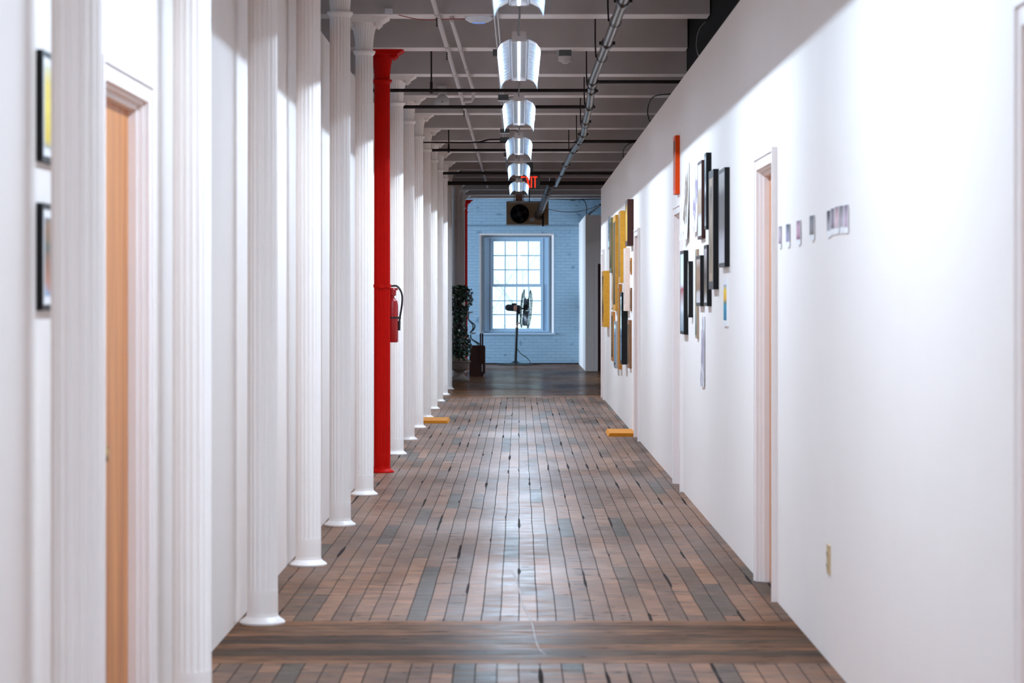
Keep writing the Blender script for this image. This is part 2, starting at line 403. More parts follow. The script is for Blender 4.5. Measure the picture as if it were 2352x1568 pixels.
# back wall with the window opening, splayed reveals, lintel band and sill
wx0, wx1, wz0, wz1 = -.893, .785, H-.752, H+1.491
b = MB()
b.box(-6.2, wx0, YB, YB+.55, 0, CEIL); b.box(wx1, 6.2, YB, YB+.55, 0, CEIL)
b.box(wx0, wx1, YB, YB+.55, 0, wz0); b.box(wx0, wx1, YB, YB+.55, wz1, CEIL)
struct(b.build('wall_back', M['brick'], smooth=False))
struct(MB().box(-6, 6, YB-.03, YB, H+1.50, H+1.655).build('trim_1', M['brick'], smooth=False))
struct(MB().box(-6, 6, YB-.05, YB, 0, .025).build('baseboard_back', M['pipe_black'], smooth=False))
# enclosure at the far right
EX0, EY0, EZ = 1.35, 53.7, H+1.72
b = MB(); b.box(EX0, EX0+.12, EY0, YB, 0, EZ); b.box(EX0+.12, 1.60, EY0, EY0+.12, 0, EZ); b.box(1.60, 2.45, EY0, EY0+.12, 2.18, EZ); b.box(2.45, 6, EY0, EY0+.12, 0, EZ)
struct(b.build('wall_enclosure', M['wall'], smooth=False))
# black box, its colour standing for the unlit void above the right-hand rooms
struct(MB().box(1.41, 6.0, -8, 22.25, H+1.78, CEIL).build('wall_dark_void', M['void_black'], smooth=False))

# window
wn = thing('window_1', None, None, (0, YB+.2, wz0), kind='structure')
def ring(b, x0, x1, z0, z1, y0, y1, s, sb=None, st=None):
    sb = s if sb is None else sb; st = s if st is None else st
    b.box(x0, x0+s, y0, y1, z0, z1); b.box(x1-s, x1, y0, y1, z0, z1)
    b.box(x0+s, x1-s, y0, y1, z0, z0+sb); b.box(x0+s, x1-s, y0, y1, z1-st, z1)
for (xa, xb) in ((wx0, wx0+.085), (wx1, wx1-.085)):
    MB().prism([(xa, YB-.004), (xb, YB+.30), (xa, YB+.30)], wz0+.002, wz1-.03, axis='z').build('reveal', M['trim'], wn, smooth=False)
MB().prism([(YB-.004, wz1-.03), (YB+.30, wz1-.06), (YB+.30, wz1), (YB-.004, wz1)], wx0, wx1, axis='x').build('reveal', M['trim'], wn, smooth=False)
b = MB(); ring(b, wx0+.085, wx1-.085, wz0+.001, wz1-.06, YB+.15, YB+.26, .06, .05, .04)
ring(b, wx0+.10, wx1-.10, wz0+.05, wz1-.06, YB+.225, YB+.32, .172, .03, .09)
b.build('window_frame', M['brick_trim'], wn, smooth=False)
b = MB(); ring(b, wx0+.094, wx1-.094, wz0+.012, wz1-.07, YB+.146, YB+.151, .012); b.build('joint_line', M['joint'], wn, smooth=False)
gx0, gx1 = (1128-VX)*YB/F, (1246-VX)*YB/F
zt = H+(VY-548)*YB/F; zm = H+(VY-656)*YB/F; zb = wz0+.06
def sash(x0, x1, z0, z1, y, rows):
    b = MB(); ring(b, x0, x1, z0, z1, y, y+.045, .055, .06, .055)
    for k in (1, 2, 3):
        x = x0+.055+(x1-x0-.11)*k/4; b.box(x-.012, x+.012, y+.008, y+.036, z0+.04, z1-.04)
    for k in range(1, rows):
        z = z0+.06+(z1-z0-.115)*k/rows; b.box(x0+.04, x1-.04, y+.01, y+.034, z-.012, z+.012)
    o = b.build('sash', M['brick_trim'], wn, smooth=False)
    MB().box(x0+.05, x1-.05, y+.020, y+.024, z0+.05, z1-.05).build('pane', M['glass'], o, smooth=False)
b = MB(); ring(b, gx0-.035, gx1+.035, zb-.03, zt+.045, YB+.221, YB+.226, .012); b.build('joint_line', M['joint'], wn, smooth=False)
sash(gx0, gx1, zm-.02, zt, YB+.25, 3); sash(gx0-.02, gx1+.02, zb-.02, zm+.03, YB+.20, 3)
MB().box(wx0-.05, wx1+.03, YB-.05, YB+.16, wz0-.035, wz0+.002).build('window_sill', M['brick_trim'], wn, smooth=False)

# ceiling beams, one over every column
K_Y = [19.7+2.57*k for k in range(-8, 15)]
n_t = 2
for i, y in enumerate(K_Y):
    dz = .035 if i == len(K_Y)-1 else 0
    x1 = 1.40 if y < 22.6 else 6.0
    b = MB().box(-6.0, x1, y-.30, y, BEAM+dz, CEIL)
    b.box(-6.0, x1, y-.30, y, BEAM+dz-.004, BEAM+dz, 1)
    struct(b.build('trim_%d' % n_t, [M['ceil'], M['beam_bounce']], smooth=False)); n_t += 1

# ------------------------------------------------------------------ doors
def casing(b, xf, xw, y0, y1, ztop, s=.07):
    lo, hi = min(xf, xw), max(xf, xw)
    b.box(lo, hi, y0-s, y0, 0, ztop+s); b.box(lo, hi, y1, y1+s, 0, ztop+s); b.box(lo, hi, y0, y1, ztop, ztop+s)
    # raised outer bead
    e = .008; lo2, hi2 = (lo-e, lo) if xf < xw else (hi, hi+e)
    b.box(lo2, hi2, y0-s, y0-s+.02, 0, ztop+s); b.box(lo2, hi2, y1+s-.02, y1+s, 0, ztop+s); b.box(lo2, hi2, y0-s+.02, y1+s-.02, ztop+s-.02, ztop+s)
nd = 1
def door(xw, sgn, y0, y1, recess=.047, lock=False):
    """sgn +1: wall plane faces -X (right wall); recess goes away from the corridor"""
    global nd
    t = thing('door_%d' % nd, None, None, (xw, (y0+y1)/2, 0), kind='structure'); nd += 1
    b = MB(); casing(b, xw-sgn*.02, xw, y0, y1, DTOP); b.build('casing', M['trim'], t, smooth=False)
    j = MB(); a, c = sorted((xw, xw+sgn*.128)); s0, s1 = sorted((xw+sgn*(recess-.028), xw+sgn*recess))
    for (p, q) in ((y0, y0+.012), (y1-.012, y1)): j.box(a, c, p, q, 0, DTOP)
    j.box(a, c, y0+.012, y1-.012, DTOP-.012, DTOP)
    j.box(s0, s1, y0+.012, y0+.026, 0, DTOP-.012); j.box(s0, s1, y1-.026, y1-.012, 0, DTOP-.012); j.box(s0, s1, y0+.026, y1-.026, DTOP-.03, DTOP-.012)
    j.build('jamb', M['trim'], t, smooth=False)
    l0, l1 = sorted((xw+sgn*recess, xw+sgn*(recess+.04)))
    leaf = MB().box(l0, l1, y0+.014, y1-.014, .008, DTOP-.014).build('door_leaf', M['door_wood'], t, smooth=False)
    h = MB(); xh = xw+sgn*recess
    h.lathe([(.028, 0), (.028, sgn*-.006), (.010, sgn*-.008), (.010, sgn*-.035), (.026, sgn*-.04), (.028, sgn*-.055), (.018, sgn*-.064)], 20, (xh, y0+.075, .98), axis='x')
    h.box(min(xh, xh-sgn*.004), max(xh, xh-sgn*.004), y0+.05, y0+.10, 1.10, 1.18)
    h.build('door_knob', M['brass'], leaf)
    return t
for a, c in R_DOORS: door(XR, 1, a, c)
for a, c in L_DOORS: door(XL, -1, a, c)
t = thing('door_%d' % nd, None, None, (2.0, EY0, 0), kind='structure')
b = MB(); b.box(1.53, 1.60, EY0-.02, EY0, 0, 2.25); b.box(2.45, 2.52, EY0-.02, EY0, 0, 2.25); b.box(1.60, 2.45, EY0-.02, EY0, 2.18, 2.25)
b.build('casing', M['trim'], t, smooth=False)
MB().box(1.61, 2.44, EY0+.05, EY0+.09, .008, 2.17).build('door_leaf', M['dark_wood'], t, smooth=False)

# ------------------------------------------------------------------ fluted columns
def make_column(m, name='column'):
    t = thing(name, None, None, (0, 0, 0))
    R = .069
    MB().lathe([(.100, .0), (.102, .008), (.096, .016), (.080, .026), (.072, .034), (.0695, .05)], 48).build('base', m, t)
    prof = [(.0695, .05), (.0695, .145), (.0695, .150, .001), (.0692, .165, .0075), (.068, 1.6, .0072), (.066, BEAM-.29, .0070), (.066, BEAM-.275, .001), (.066, BEAM-.262)]
    MB().lathe(prof, 96, flute=18, cap=False).build('shaft', m, t, angle=60)
    z = BEAM-.262
    MB().lathe([(.066, z-.022), (.074, z-.014), (.082, z), (.084, z+.008), (.082, z+.014), (.066, z+.018)], 48).build('neck_ring', m, t)
    z0 = z+.018; z1 = BEAM-.045
    pr = []
    for i in range(9):
        u = i/8; r = .064+.012*u+.030*u**4; pr.append((r, z0+(z1-z0)*u, .004))
    MB().lathe(pr, 112, flute=28).build('capital_bell', m, t, angle=50)
    b = MB()
    b.prism([(-.125, BEAM-.045), (.125, BEAM-.045), (.150, BEAM-.030), (.185, BEAM-.008), (.185, BEAM), (-.185, BEAM), (-.185, BEAM-.008), (-.150, BEAM-.030)], -.13, .13)
    b.box(-.17, .17, -.14, .14, BEAM-.016, BEAM-.002)
    for s in (-1, 1):
        for q in (-.085, 0, .085):
            b.tube([(s*.10, q-.03, BEAM-.060), (s*.10, q+.03, BEAM-.060)], .018, 10)
            b.tube([(s*.118, q-.02, BEAM-.050), (s*.118, q+.02, BEAM-.050)], .014, 10)
    b.build('bracket_cap', m, t)
    return t
ordn = ['first', 'second', 'third', 'fourth', 'fifth', 'sixth', 'seventh', 'eighth', 'ninth', 'tenth', 'eleventh', 'twelfth']
white_col = make_column(M['column'])
red_col = make_column(M['red'], 'column')
XC = -1.15
used_w = used_r = False
for k in range(-5, 15):
    if k == 10: continue
    y = {-5: 6.88, -4: 9.30, -3: 11.86, -2: 14.45, -1: 17.0}.get(k, 19.66+2.57*k)
    if k in (1, 14):
        o = red_col if not used_r else copy_tree(red_col); used_r = True
        o['label'] = 'red fluted iron column carrying the fire extinguisher' if k == 1 else 'distant red fluted column at the end of the row, behind the ivy plant'
    else:
        o = white_col if not used_w else copy_tree(white_col); used_w = True
        if k < 1:
            n = 1-k
            nm = {1: 'white fluted iron column standing directly in front of the red one', 2: 'white fluted iron column, second before the red one', 3: 'white fluted iron column, third before the red one',
                  4: 'white fluted iron column, fourth before the red one', 5: 'thick-looking white fluted column just beyond the honey wood door', 6: 'blurred nearest white column, beside two black-framed pictures'}
            o['label'] = nm[n]
        elif k < 10:
            o['label'] = 'white fluted iron column, %s behind the red extinguisher column' % ordn[k-2] if k < 9 else 'white column at the end of the left wall, just before the ivy plant'
        else:
            o['label'] = 'dim white column behind the ivy plant, %s after the wall ends' % ordn[k-11]
    o['category'] = 'column'; o['group'] = 'fluted iron columns along the left wall'
    o.location = (XC, y, 0)
YRED = 19.66+2.57

# clamp and fire extinguisher on the red column
tag(MB().lathe([(.070, 1.552), (.077, 1.552), (.077, 1.578), (.070, 1.578)], 40, (XC, YRED, 0), cap=False).box(XC-.02, XC+.02, YRED-.095, YRED-.07, 1.548, 1.582).build('pipe_clamp', M['red'], loc=(XC, YRED, 1.55)),
    'red steel strap clamped around the red column above the extinguisher', 'clamp')
ex, ey = XC+.078, YRED+.112
t = thing('fire_extinguisher', 'red fire extinguisher with black hose hanging behind the red column', 'fire extinguisher', (ex, ey, 1.09))
MB().lathe([(.046, 1.09), (.052, 1.10), (.052, 1.40), (.046, 1.44), (.022, 1.465), (.018, 1.48)], 32, (ex, ey, 0)).build('cylinder', M['ext_red'], t)
MB().lathe([(.020, 1.48), (.034, 1.485), (.036, 1.535), (.026, 1.55)], 20, (ex, ey, 0)).box(ex-.01, ex+.05, ey-.012, ey+.012, 1.53, 1.548).build('valve', M['ext_red'], t)
MB().tube(bez([(ex-.01, ey, 1.565), (ex+.045, ey, 1.562), (ex+.082, ey, 1.50), (ex+.085, ey, 1.42), (ex+.066, ey, 1.30), (ex+.062, ey, 1.26)]), .0085, 10).build('hose', M['cord'], t)
MB().tube([(ex+.062, ey, 1.27), (ex+.060, ey, 1.19)], .011, 10).build('nozzle', M['cord'], t)
MB().lathe([(.053, 1.29), (.056, 1.29), (.056, 1.305), (.053, 1.305)], 32, (ex, ey, 0), cap=False).box(ex+.045, ex+.075, ey-.01, ey+.01, 1.288, 1.306).build('strap', M['cord'], t)
MB().box(XC+.066, ex-.04, YRED+.04, ey, 1.545, 1.575).build('mounting_bracket', M['red'], t)

# ------------------------------------------------------------------ ceiling lights
LZ = H+1.675
def make_lamp():
    t = thing('linear_light', None, None, (0, 0, LZ))
    Lh = 3.05
    prof = [(-.138, LZ-.075), (-.132, LZ-.052), (-.112, LZ-.020), (-.082, LZ-.004), (-.062, LZ+.004), (.062, LZ+.004), (.082, LZ-.004), (.112, LZ-.020), (.132, LZ-.052), (.138, LZ-.075)]
    outer = [(x*1.015, z+.004) for x, z in prof]
    b = MB(); b.prism(prof+outer[::-1], 0.0, Lh)
    # shallow pressed ribs across the two wings
    for k in range(1, 12):
        y = Lh*k/12
        for s in (-1, 1):
            b.prism([(s*.070, LZ-.001), (s*.110, LZ-.021), (s*.130, LZ-.052), (s*.124, LZ-.052), (s*.105, LZ-.026), (s*.068, LZ-.006)], y-.003, y+.003)
    r = b.build('reflector', M['reflector'], t, angle=20)
    b = MB()
    for x in (-.052, .052): b.box(x-.004, x+.004, .01, Lh-.01, LZ-.010, LZ+.003)
    b.build('mounting_rail', M['white_plastic'], t)
    b = MB(); b.prism([(.008*math.cos(math.pi*k/6), LZ-.005-.008*math.sin(math.pi*k/6)) for k in range(7)], .03, Lh-.03)
    b.build('tube', M['lens'], t)
    b = MB()
    for (a, c) in ((-.012, .0), (Lh, Lh+.012)):
        b.box(-.046, .046, a, c, LZ-.010, LZ+.055)
        for x in (-.018, .018): b.lathe([(.004, 0), (.004, .004)], 8, (x, a, LZ+.030), axis='y')
    b.box(-.035, .035, 0, Lh, LZ+.008, LZ+.05)
    b.build('housing', M['plate'], t)
    for y in (.40, Lh-.40): MB().tube([(0, y, LZ+.05), (0, y, CEIL-.001)], .0025, 6).build('suspension_wire', M['galv'], t)
    MB().tube(bez([(0, Lh+.01, LZ+.03), (.004, Lh+.6, LZ+.015), (.0, Lh+1.2, LZ+.012), (-.004, Lh+1.7, LZ+.022), (0, Lh+2.07, LZ+.032)]), .006, 8).build('power_cord', M['cord'], t)
    l = bpy.data.lights.new('lamp_light', 'AREA'); l.shape = 'RECTANGLE'; l.size = .012; l.size_y = 2.98; l.energy = LAMP_W; l.color = LAMP_COL
    lo = bpy.data.objects.new('lamp_light', l); col.objects.link(lo); lo.location = (0, Lh/2, -.0135); lo.parent = t
    return t
lamp0 = make_lamp()
lamp_labels = ['trough light at the start of the corridor, behind the viewer', 'trough light above the start of the corridor', 'trough light overhead, just out of the top of the view',
               'trough light cut off by the top edge, nearest one in view', 'largest fully visible trough light, with silver end plate, first under the two black cross pipes',
               'trough light just beyond the largest one, second fully visible in the hanging row', 'middle one of the five fully visible hanging trough lights',
               'small trough light whose lower end touches the top of the red exit letters', 'farthest and smallest trough light, just above the tan heater']
for i in range(9):
    y = 17.08+5.14*(i-4)
    o = lamp0 if i == 0 else copy_tree(lamp0)
    o.location = (0, y, LZ)
    o['label'] = lamp_labels[i]; o['category'] = 'ceiling light'; o['group'] = 'trough lights hung in a row down the corridor'

o = copy_tree(lamp0); o.location = (2.6, 46.6, LZ); o['category'] = 'ceiling light'  # extra out-of-view lamp, added to brighten the enclosure front
o['label'] = 'added unseen trough light behind the right wall, brightening the far enclosure'; o['group'] = 'trough lights hung in a row down the corridor'

# ------------------------------------------------------------------ pipes, conduits and fittings under the ceiling
PZ = 1.85
main_px = [(1462, -85), (1432, 0), (1397, 93), (1362, 184), (1356, 227), (1352, 251), (1345, 279.5), (1341, 304), (1332, 323.5), (1316, 346.5), (1295, 387), (1284, 410), (1277, 425)]
mp = []
for x, y in main_px:
    Y = PZ*F/(VY-y); mp.append(((x-VX)*Y/F, Y, H+PZ))
t = thing('sprinkler_pipe', 'dark steel sprinkler main running down the right of the ceiling with clamped joints', 'pipe', mp[0])
MB().tube(bez(mp, 6), .034, 16).build('pipe_run', M['pipe_chrome'], t)
def along(Y):
    for a, c in zip(mp, mp[1:]):
        if a[1] <= Y <= c[1]:
            u = (Y-a[1])/(c[1]-a[1]); return a[0]+(c[0]-a[0])*u
    return mp[-1][0] if Y > mp[-1][1] else mp[0][0]
for Y in (16.4, 19.1, 22.45, 23.45, 25.4, 27.5, 29.6, 31.1, 32.9, 36.2, 39.0):
    x = along(Y); dx = (along(Y+.3)-along(Y-.3))/.6
    b = MB().tube([(x-dx*.06, Y-.06, H+PZ), (x-dx*.045, Y-.045, H+PZ), (x+dx*.045, Y+.045, H+PZ), (x+dx*.06, Y+.06, H+PZ)], [.037, .045, .045, .037], 16)
    b.box(x-.058, x-.03, Y-.02, Y+.02, H+PZ-.012, H+PZ+.012); b.box(x+.03, x+.058, Y-.02, Y+.02, H+PZ-.012, H+PZ+.012)
    b.build('pipe_coupling', M['pipe_chrome'], t)
for Y in (17.6, 20.2, 22.85, 25.1, 28.0, 30.5, 33.0):
    x = along(Y)
    b = MB().tube([(x-.045, Y, H+PZ), (x-.05, Y, H+PZ+.10), (x-.05, Y, CEIL-.001)], .0065, 6)
    b.lathe([(.038, -.008), (.042, -.008), (.042, .008), (.038, .008)], 20, (x, Y, H+PZ), axis='y', cap=False)
    b.build('hanger_rod', M['pipe_black'], t)
# cross pipes: (photo row, left end x or None, right end, radius, label)
def crosspipe(Y, x0, x1, r, label, h=PZ, m='pipe_black', rods=()):
    t = thing('cross_pipe', label, 'pipe', (x0, Y, H+h), 'black pipes crossing under the beams')
    MB().tube([(x0, Y, H+h), (x1, Y, H+h)], r, 12).build('pipe_run', M[m], t)
    for xr in rods:
        b = MB().tube([(xr, Y, H+h), (xr, Y, CEIL-.001)], .008, 6); b.lathe([(r+.002, -.012), (r+.012, -.012), (r+.012, .012), (r+.002, .012)], 16, (xr, Y, H+h), axis='x', cap=False)
        b.box(xr-.012, xr+.012, Y-.012, Y+.012, H+h+r, H+h+r+.06)
        b.build('hanger_rod', M['pipe_black'], t)
    return t
crosspipe(23.40, -5.9, along(23.4)-.03, .0155, 'black pipe from the red column to the steel main, nearer of the left pair', rods=(-.775,))
crosspipe(25.40, -5.9, along(25.4)-.03, .0165, 'black pipe crossing in front of the round white bell, farther of the left pair')
crosspipe(22.48, along(22.48)+.03, 5.9, .0150, 'black pipe leading from the steel main to the right wall top, nearest on that side')
crosspipe(30.95, along(30.95)+.03, 5.9, .0190, 'black pipe right of the steel main, second one on that side')
crosspipe(32.75, -5.9, along(32.75)-.03, .0170, 'black pipe level with the middle hanging light, ending at the steel main', rods=(-.87,))
crosspipe(38.75, -5.9, 5.9, .0210, 'long black pipe crossing just above the exit sign')
crosspipe(42.05, -5.9, 5.9, .0300, 'thick black pipe crossing behind the exit letters, last in the corridor')
crosspipe(39.2, .62, 5.9, .014, 'thin pale conduit crossing to the right wall beside the long black pipe', h=1.875, m='galv')
crosspipe(31.0, -5.9, along(31.0)-.03, .008, 'thin dark conduit crossing just above the middle hanging light', h=1.842)

# white painted conduits
def cz(x, y, Y=None, h=2.06): Y = h*F/(VY-y); return ((x-VX)*Y/F, Y, H+h)
t = thing('painted_conduit', 'white painted conduit running the length of the ceiling, left of the lights', 'conduit', cz(995, 0))
pts = [cz(969, -95), cz(995, 0), cz(1110, 395), cz(1120, 430)]
MB().tube(pts, .0185, 12).build('pipe_run', M['pipe_white'], t)
for yy in (30, 105, 170, 213, 265, 300, 330, 352, 370):
    x = 995+(1110-995)*yy/395; p = Vector(cz(x, yy))
    b = MB().tube([p-Vector((0, .03, 0)), p+Vector((0, .03, 0))], .026, 12); b.box(p.x-.006, p.x+.006, p.y-.01, p.y+.01, p.z, BEAM+.001 if False else p.z+.05)
    b.build('conduit_clip', M['pipe_white'], t)
for yy in (37, 116, 251):
    x = 995+(1110-995)*yy/395; p = Vector(cz(x-2, yy)); b = MB()
    b.tube([p+Vector((0, -.05, .02)), p+Vector((0, -.05, -.03)), p+Vector((0, -.05, -.085))], .004, 8)
    for k in range(5): b.lathe([(.004, 0), (.016, .003), (.004, .006)], 12, (p.x, p.y-.05, p.z-.01-.016*k))
    b.build('spring_clamp', M['pipe_black'], t)
a0, a1 = cz(1037, 46), cz(1087, 207)
t = thing('painted_conduit', 'shorter white painted conduit ending in a right-angle elbow above the black pipes', 'conduit', a0)
pts = [Vector((a0[0], a0[1], BEAM+.04)), Vector(a0), Vector(a1), Vector((a1[0], a1[1]+.03, H+1.99)), Vector((a1[0]-.02, a1[1]+.03, H+1.955)), Vector((a1[0]-.10, a1[1]+.03, H+1.950))]
MB().tube(pts, .0165, 12).build('pipe_run', M['pipe_white'], t)
for u in (.35, .62, .97):
    p = Vector(a0)*(1-u)+Vector(a1)*u
    MB().tube([p-Vector((0, .03, 0)), p+Vector((0, .03, 0))], .023, 12).build('conduit_clip', M['pipe_white'], t)
# twin steel conduits that feed the lamps
t = thing('steel_conduit', 'pair of thin steel conduits feeding the boxes left of the lights', 'conduit', cz(1139, 40))
for dx in (-.013, .013):
    p0, p1, p2, p3 = cz(1136, 0, h=2.07), cz(1146, 108, h=2.07), cz(1158, 300, h=2.07), cz(1166, 398, h=2.07)
    MB().tube([(p[0]+dx, p[1], p[2]) for p in (p0, p1, p2, p3)], .007, 8).build('pipe_run', M['galv'], t)
def jbox(x0, y0, x1, y1, Y, label, tray=True):
    a, c = px(x0, y0, Y), px(x1, y1, Y)
    t = thing('junction_box', label, 'junction box', ((a.x+c.x)/2, Y, min(a.z, c.z)), 'dark junction boxes left of the lights')
    b = MB(); b.box(a.x, c.x, Y, Y+.08, c.z, a.z); b.build('box', M['box_grey'], t, smooth=False)
    if tray:
        MB().box(a.x, c.x, Y-.006, Y+.086, c.z-.006, c.z).build('cover', M['white_plastic'], t, smooth=False)
        b = MB(); e = Vector((c.x, Y+.02, c.z+.03))
        b.tube(bez([e, e+Vector((.05, .0, .004)), e+Vector((.10, .02, -.03)), Vector((max(e.x+.12, -.03), Y+.05, min(e.z-.06, H+1.74)))]), .005, 8); b.build('cord', M['cord'], t)
    return t
jbox(1132, 113, 1146, 128, 21.9, 'dark junction box partly hidden behind the largest hanging light', False)
jbox(1144, 217, 1168, 230, 26.4, 'dark junction box with white edge beside the second hanging light')
jbox(1149, 295, 1170, 305, 32.0, 'dark junction box with white edge beside the middle hanging light')
jbox(1148, 315, 1169, 326, 33.0, 'dark box where the flexible conduit ends, left of the middle light', False)
jbox(1157, 350, 1170, 360, 37.2, 'smallest dark junction box, left of the gap under the middle light')
# flexible conduit
def at(x, y, Y): return tuple(px(x, y, Y))
tag(MB().tube(bez([at(995, 327, 33.1), at(1060, 327.5, 33.1), at(1100, 326, 33.1), at(1122, 321, 33.1), at(1148, 320, 33.1)]), .010, 10).build('flexible_conduit', M['pipe_black'], loc=at(1148, 320, 33.1)),
    'brown flexible conduit curving along a beam to the junction box', 'conduit')
# occupancy sensor, access point, bell
p = px(1298, 120, 22.2)
t = thing('occupancy_sensor', 'grey box with a short white cylinder under it, right of the largest hanging light', 'sensor', (p.x, 22.2, p.z-.1))
MB().box(p.x-.052, p.x+.052, 22.15, 22.27, p.z-.033, BEAM+.001).build('back_box', M['box_grey'], t, smooth=False)
MB().lathe([(.012, -.098), (.030, -.090), (.032, -.080), (.056, -.078), (.058, -.035), (.050, -.033)], 32, (p.x, 22.2, p.z)).build('detector', M['grey_plastic'], t)
b = MB()
for dz in (-.008, .008): b.tube([(.17, 22.22, p.z+.002+dz), (p.x-.052, 22.22, p.z+.002+dz)], .007, 8)
b.box(p.x-.075, p.x-.05, 22.19, 22.25, p.z-.015, p.z+.02); b.build('conduit', M['galv'], t)
p = px(1100, 44, 19.62)
t = thing('access_point', 'white disc-shaped wireless access point hanging under the nearest beam', 'access point', (p.x, 19.55, p.z-.03))
MB().lathe([(.0, -.038), (.030, -.037), (.070, -.030), (.100, -.012), (.110, .006), (.106, .014), (.0, .016)], 48, (p.x, 19.55, p.z)).box(p.x-.03, p.x+.03, 19.52, 19.58, p.z+.01, BEAM+.001).build('disc', M['white_plastic'], t)
MB().lathe([(.038, -.0375), (.046, -.0375), (.046, -.034), (.038, -.034)], 40, (p.x, 19.55, p.z), cap=False).build('status_ring', simple('blue_ring', (.10, .25, .6), .4, emit=(.15, .4, 1), es=.6), t)
tag(MB().tube(bez([at(898, 28, 19.42), at(930, 38, 19.42), at(975, 46, 19.42), at(1020, 44, 19.45), at(1068, 43, 19.50)]), .0035, 6).build('red_wire', M['red_wire'], loc=at(898, 28, 19.42)),
    'thin red wire sagging from the column top to the white disc', 'wire')
a = px(893, 26, 19.38)
tag(MB().box(a.x-.028, a.x+.028, 19.36, 19.398, a.z-.012, a.z+.018).build('wire_box', M['white_plastic'], loc=a), 'small white plastic box on the beam at the start of the red wire', 'box')
p = px(1016, 234, 27.02)
t = thing('alarm_bell', 'round pale alarm bell under a small box, behind the black cross pipes', 'bell', (p.x, 27.02, p.z-.07))
MB().lathe([(.0, .035), (.03, .033), (.055, .022), (.073, .004), (.073, -.01), (.0, -.012)], 40, (p.x, 27.02, p.z), axis='y').build('gong', M['grey_plastic'], t)
MB().lathe([(.006, .042), (.006, .030)], 10, (p.x, 27.02, p.z), axis='y').build('gong_bolt', M['pipe_black'], t)
MB().box(p.x-.045, p.x+.045, 27.02, 27.11, BEAM+.005, BEAM+.09).box(p.x-.02, p.x+.02, 27.04, 27.10, p.z-.03, BEAM+.005).build('back_box', M['grey_plastic'], t, smooth=False)
# wires over the right wall
def cable(name, pts, r, m, label, n=10):
    o = MB().tube(bez(pts, n), r, 8).build(name, M[m], loc=pts[0]); tag(o, label, 'cable'); return o
cable('cable', [at(1621, 50, 19.9), at(1608, 66, 19.9), at(1601, 90, 19.9), at(1602, 120, 19.85), (XR+.15, 19.8, ZR+.05), (XR+.155, 19.8, ZR-.1)], .005, 'galv', 'pale grey cable looping down onto the right wall top in front of the black unlit void')
cable('cable', [at(1560, 215, 26.6), at(1515, 218, 26.7), at(1497, 226, 26.8), at(1488, 248, 26.9), at(1490, 272, 26.9), (XR+.15, 26.9, ZR+.03), (XR+.155, 26.9, ZR-.1)], .006, 'cord', 'black cable looping over the right wall above the orange frame')
cable('cable', [at(1458, 326, 33.2), at(1440, 333, 33.3), at(1431, 348, 33.4), (XR+.10, 33.5, ZR+.06), (XR+.155, 33.5, ZR-.05)], .006, 'cord', 'short black cable dropping onto the right wall top above the gilded frames')
# exit sign
ys = 41.6
a = px(1217, 418, ys)
t = thing('exit_sign', 'exit sign with glowing red letters hanging behind the last lights', 'exit sign', (a.x, ys, a.z-.1))
MB().box(a.x-.16, a.x+.16, ys, ys+.04, a.z-.115, a.z+.115).build('housing', M['box_grey'], t, smooth=False)
b = MB(); b.box(a.x-.05, a.x+.05, ys+.005, ys+.035, a.z+.115, CEIL); b.build('mount', M['box_grey'], t, smooth=False)
b = MB(); lz0, lz1 = a.z-.088, a.z+.088; lh = lz1-lz0; y0, y1 = ys-.006, ys+.001; s = .015
def bar(p, q):  # stroke from p to q in sign plane
    p, q = Vector(p), Vector(q); d = (q-p).normalized(); n_ = Vector((-d.y, d.x))*s/2*1.05
    b.prism([tuple(p-n_), tuple(q-n_), tuple(q+n_), tuple(p+n_)], y0, y1)
x = a.x-.138
bar((x+.009, lz0), (x+.009, lz1))
for zz in (lz0+.009, (lz0+lz1)/2, lz1-.009): bar((x, zz), (x+.062, zz))
x += .076; bar((x+.005, lz0), (x+.060, lz1)); bar((x+.060, lz0), (x+.005, lz1))
x += .078; bar((x+.009, lz0), (x+.009, lz1))
x += .032; bar((x+.034, lz0), (x+.034, lz1)); bar((x, lz1-.009), (x+.070, lz1-.009))
mx_ = simple('glowing_red_letters', (.8, .02, .01), .5, emit=(1, .035, .01), es=1.6)
b.build('letters', mx_, t, smooth=False)

# ------------------------------------------------------------------ heater and flue
hy = 50.0
a, c = px(1163, 462, hy), px(1260, 516, hy)
t = thing('unit_heater', 'tan gas unit heater with round black fan guard hanging before the end window', 'heater', ((a.x+c.x)/2, hy, c.z))
MB().box(a.x, c.x, hy, hy+.55, c.z, a.z).box(a.x+.01, c.x-.01, hy-.012, hy, c.z+.012, a.z-.012).build('cabinet', M['heater_tan'], t, smooth=False)
MB().box(a.x+.03, c.x-.12, hy-.02, hy+.02, a.z-.035, a.z+.004).build('top_flange', M['galv'], t, smooth=False)
MB().box(a.x+.02, c.x-.25, hy-.03, hy+.02, c.z-.006, c.z+.012).build('bottom_flange', M['galv'], t, smooth=False)
g = px(1193.5, 491, hy)
b = MB(); b.lathe([(.175, 0), (.18, .02), (.168, .035), (.155, .02), (.15, 0)], 40, (g.x, hy-.012, g.z), axis='y', cap=False)
for r in (.03, .06, .09, .12, .15):
    b.lathe([(r-.003, .045), (r+.003, .045), (r+.003, .051), (r-.003, .051), (r-.003, .045)], 40, (g.x, hy-.012, g.z), axis='y', cap=False)
for k in range(6):
    an = math.pi*k/3; b.tube([(g.x+.02*math.cos(an), hy-.062, g.z+.02*math.sin(an)), (g.x+.168*math.cos(an), hy-.04, g.z+.168*math.sin(an))], .004, 6)
b.build('fan_guard', M['iron'], t)
b = MB(); b.lathe([(.165, 0), (.165, .008), (0, .008)], 40, (g.x, hy-.012, g.z), axis='y'); b.build('fan_opening', M['void_black'], t)
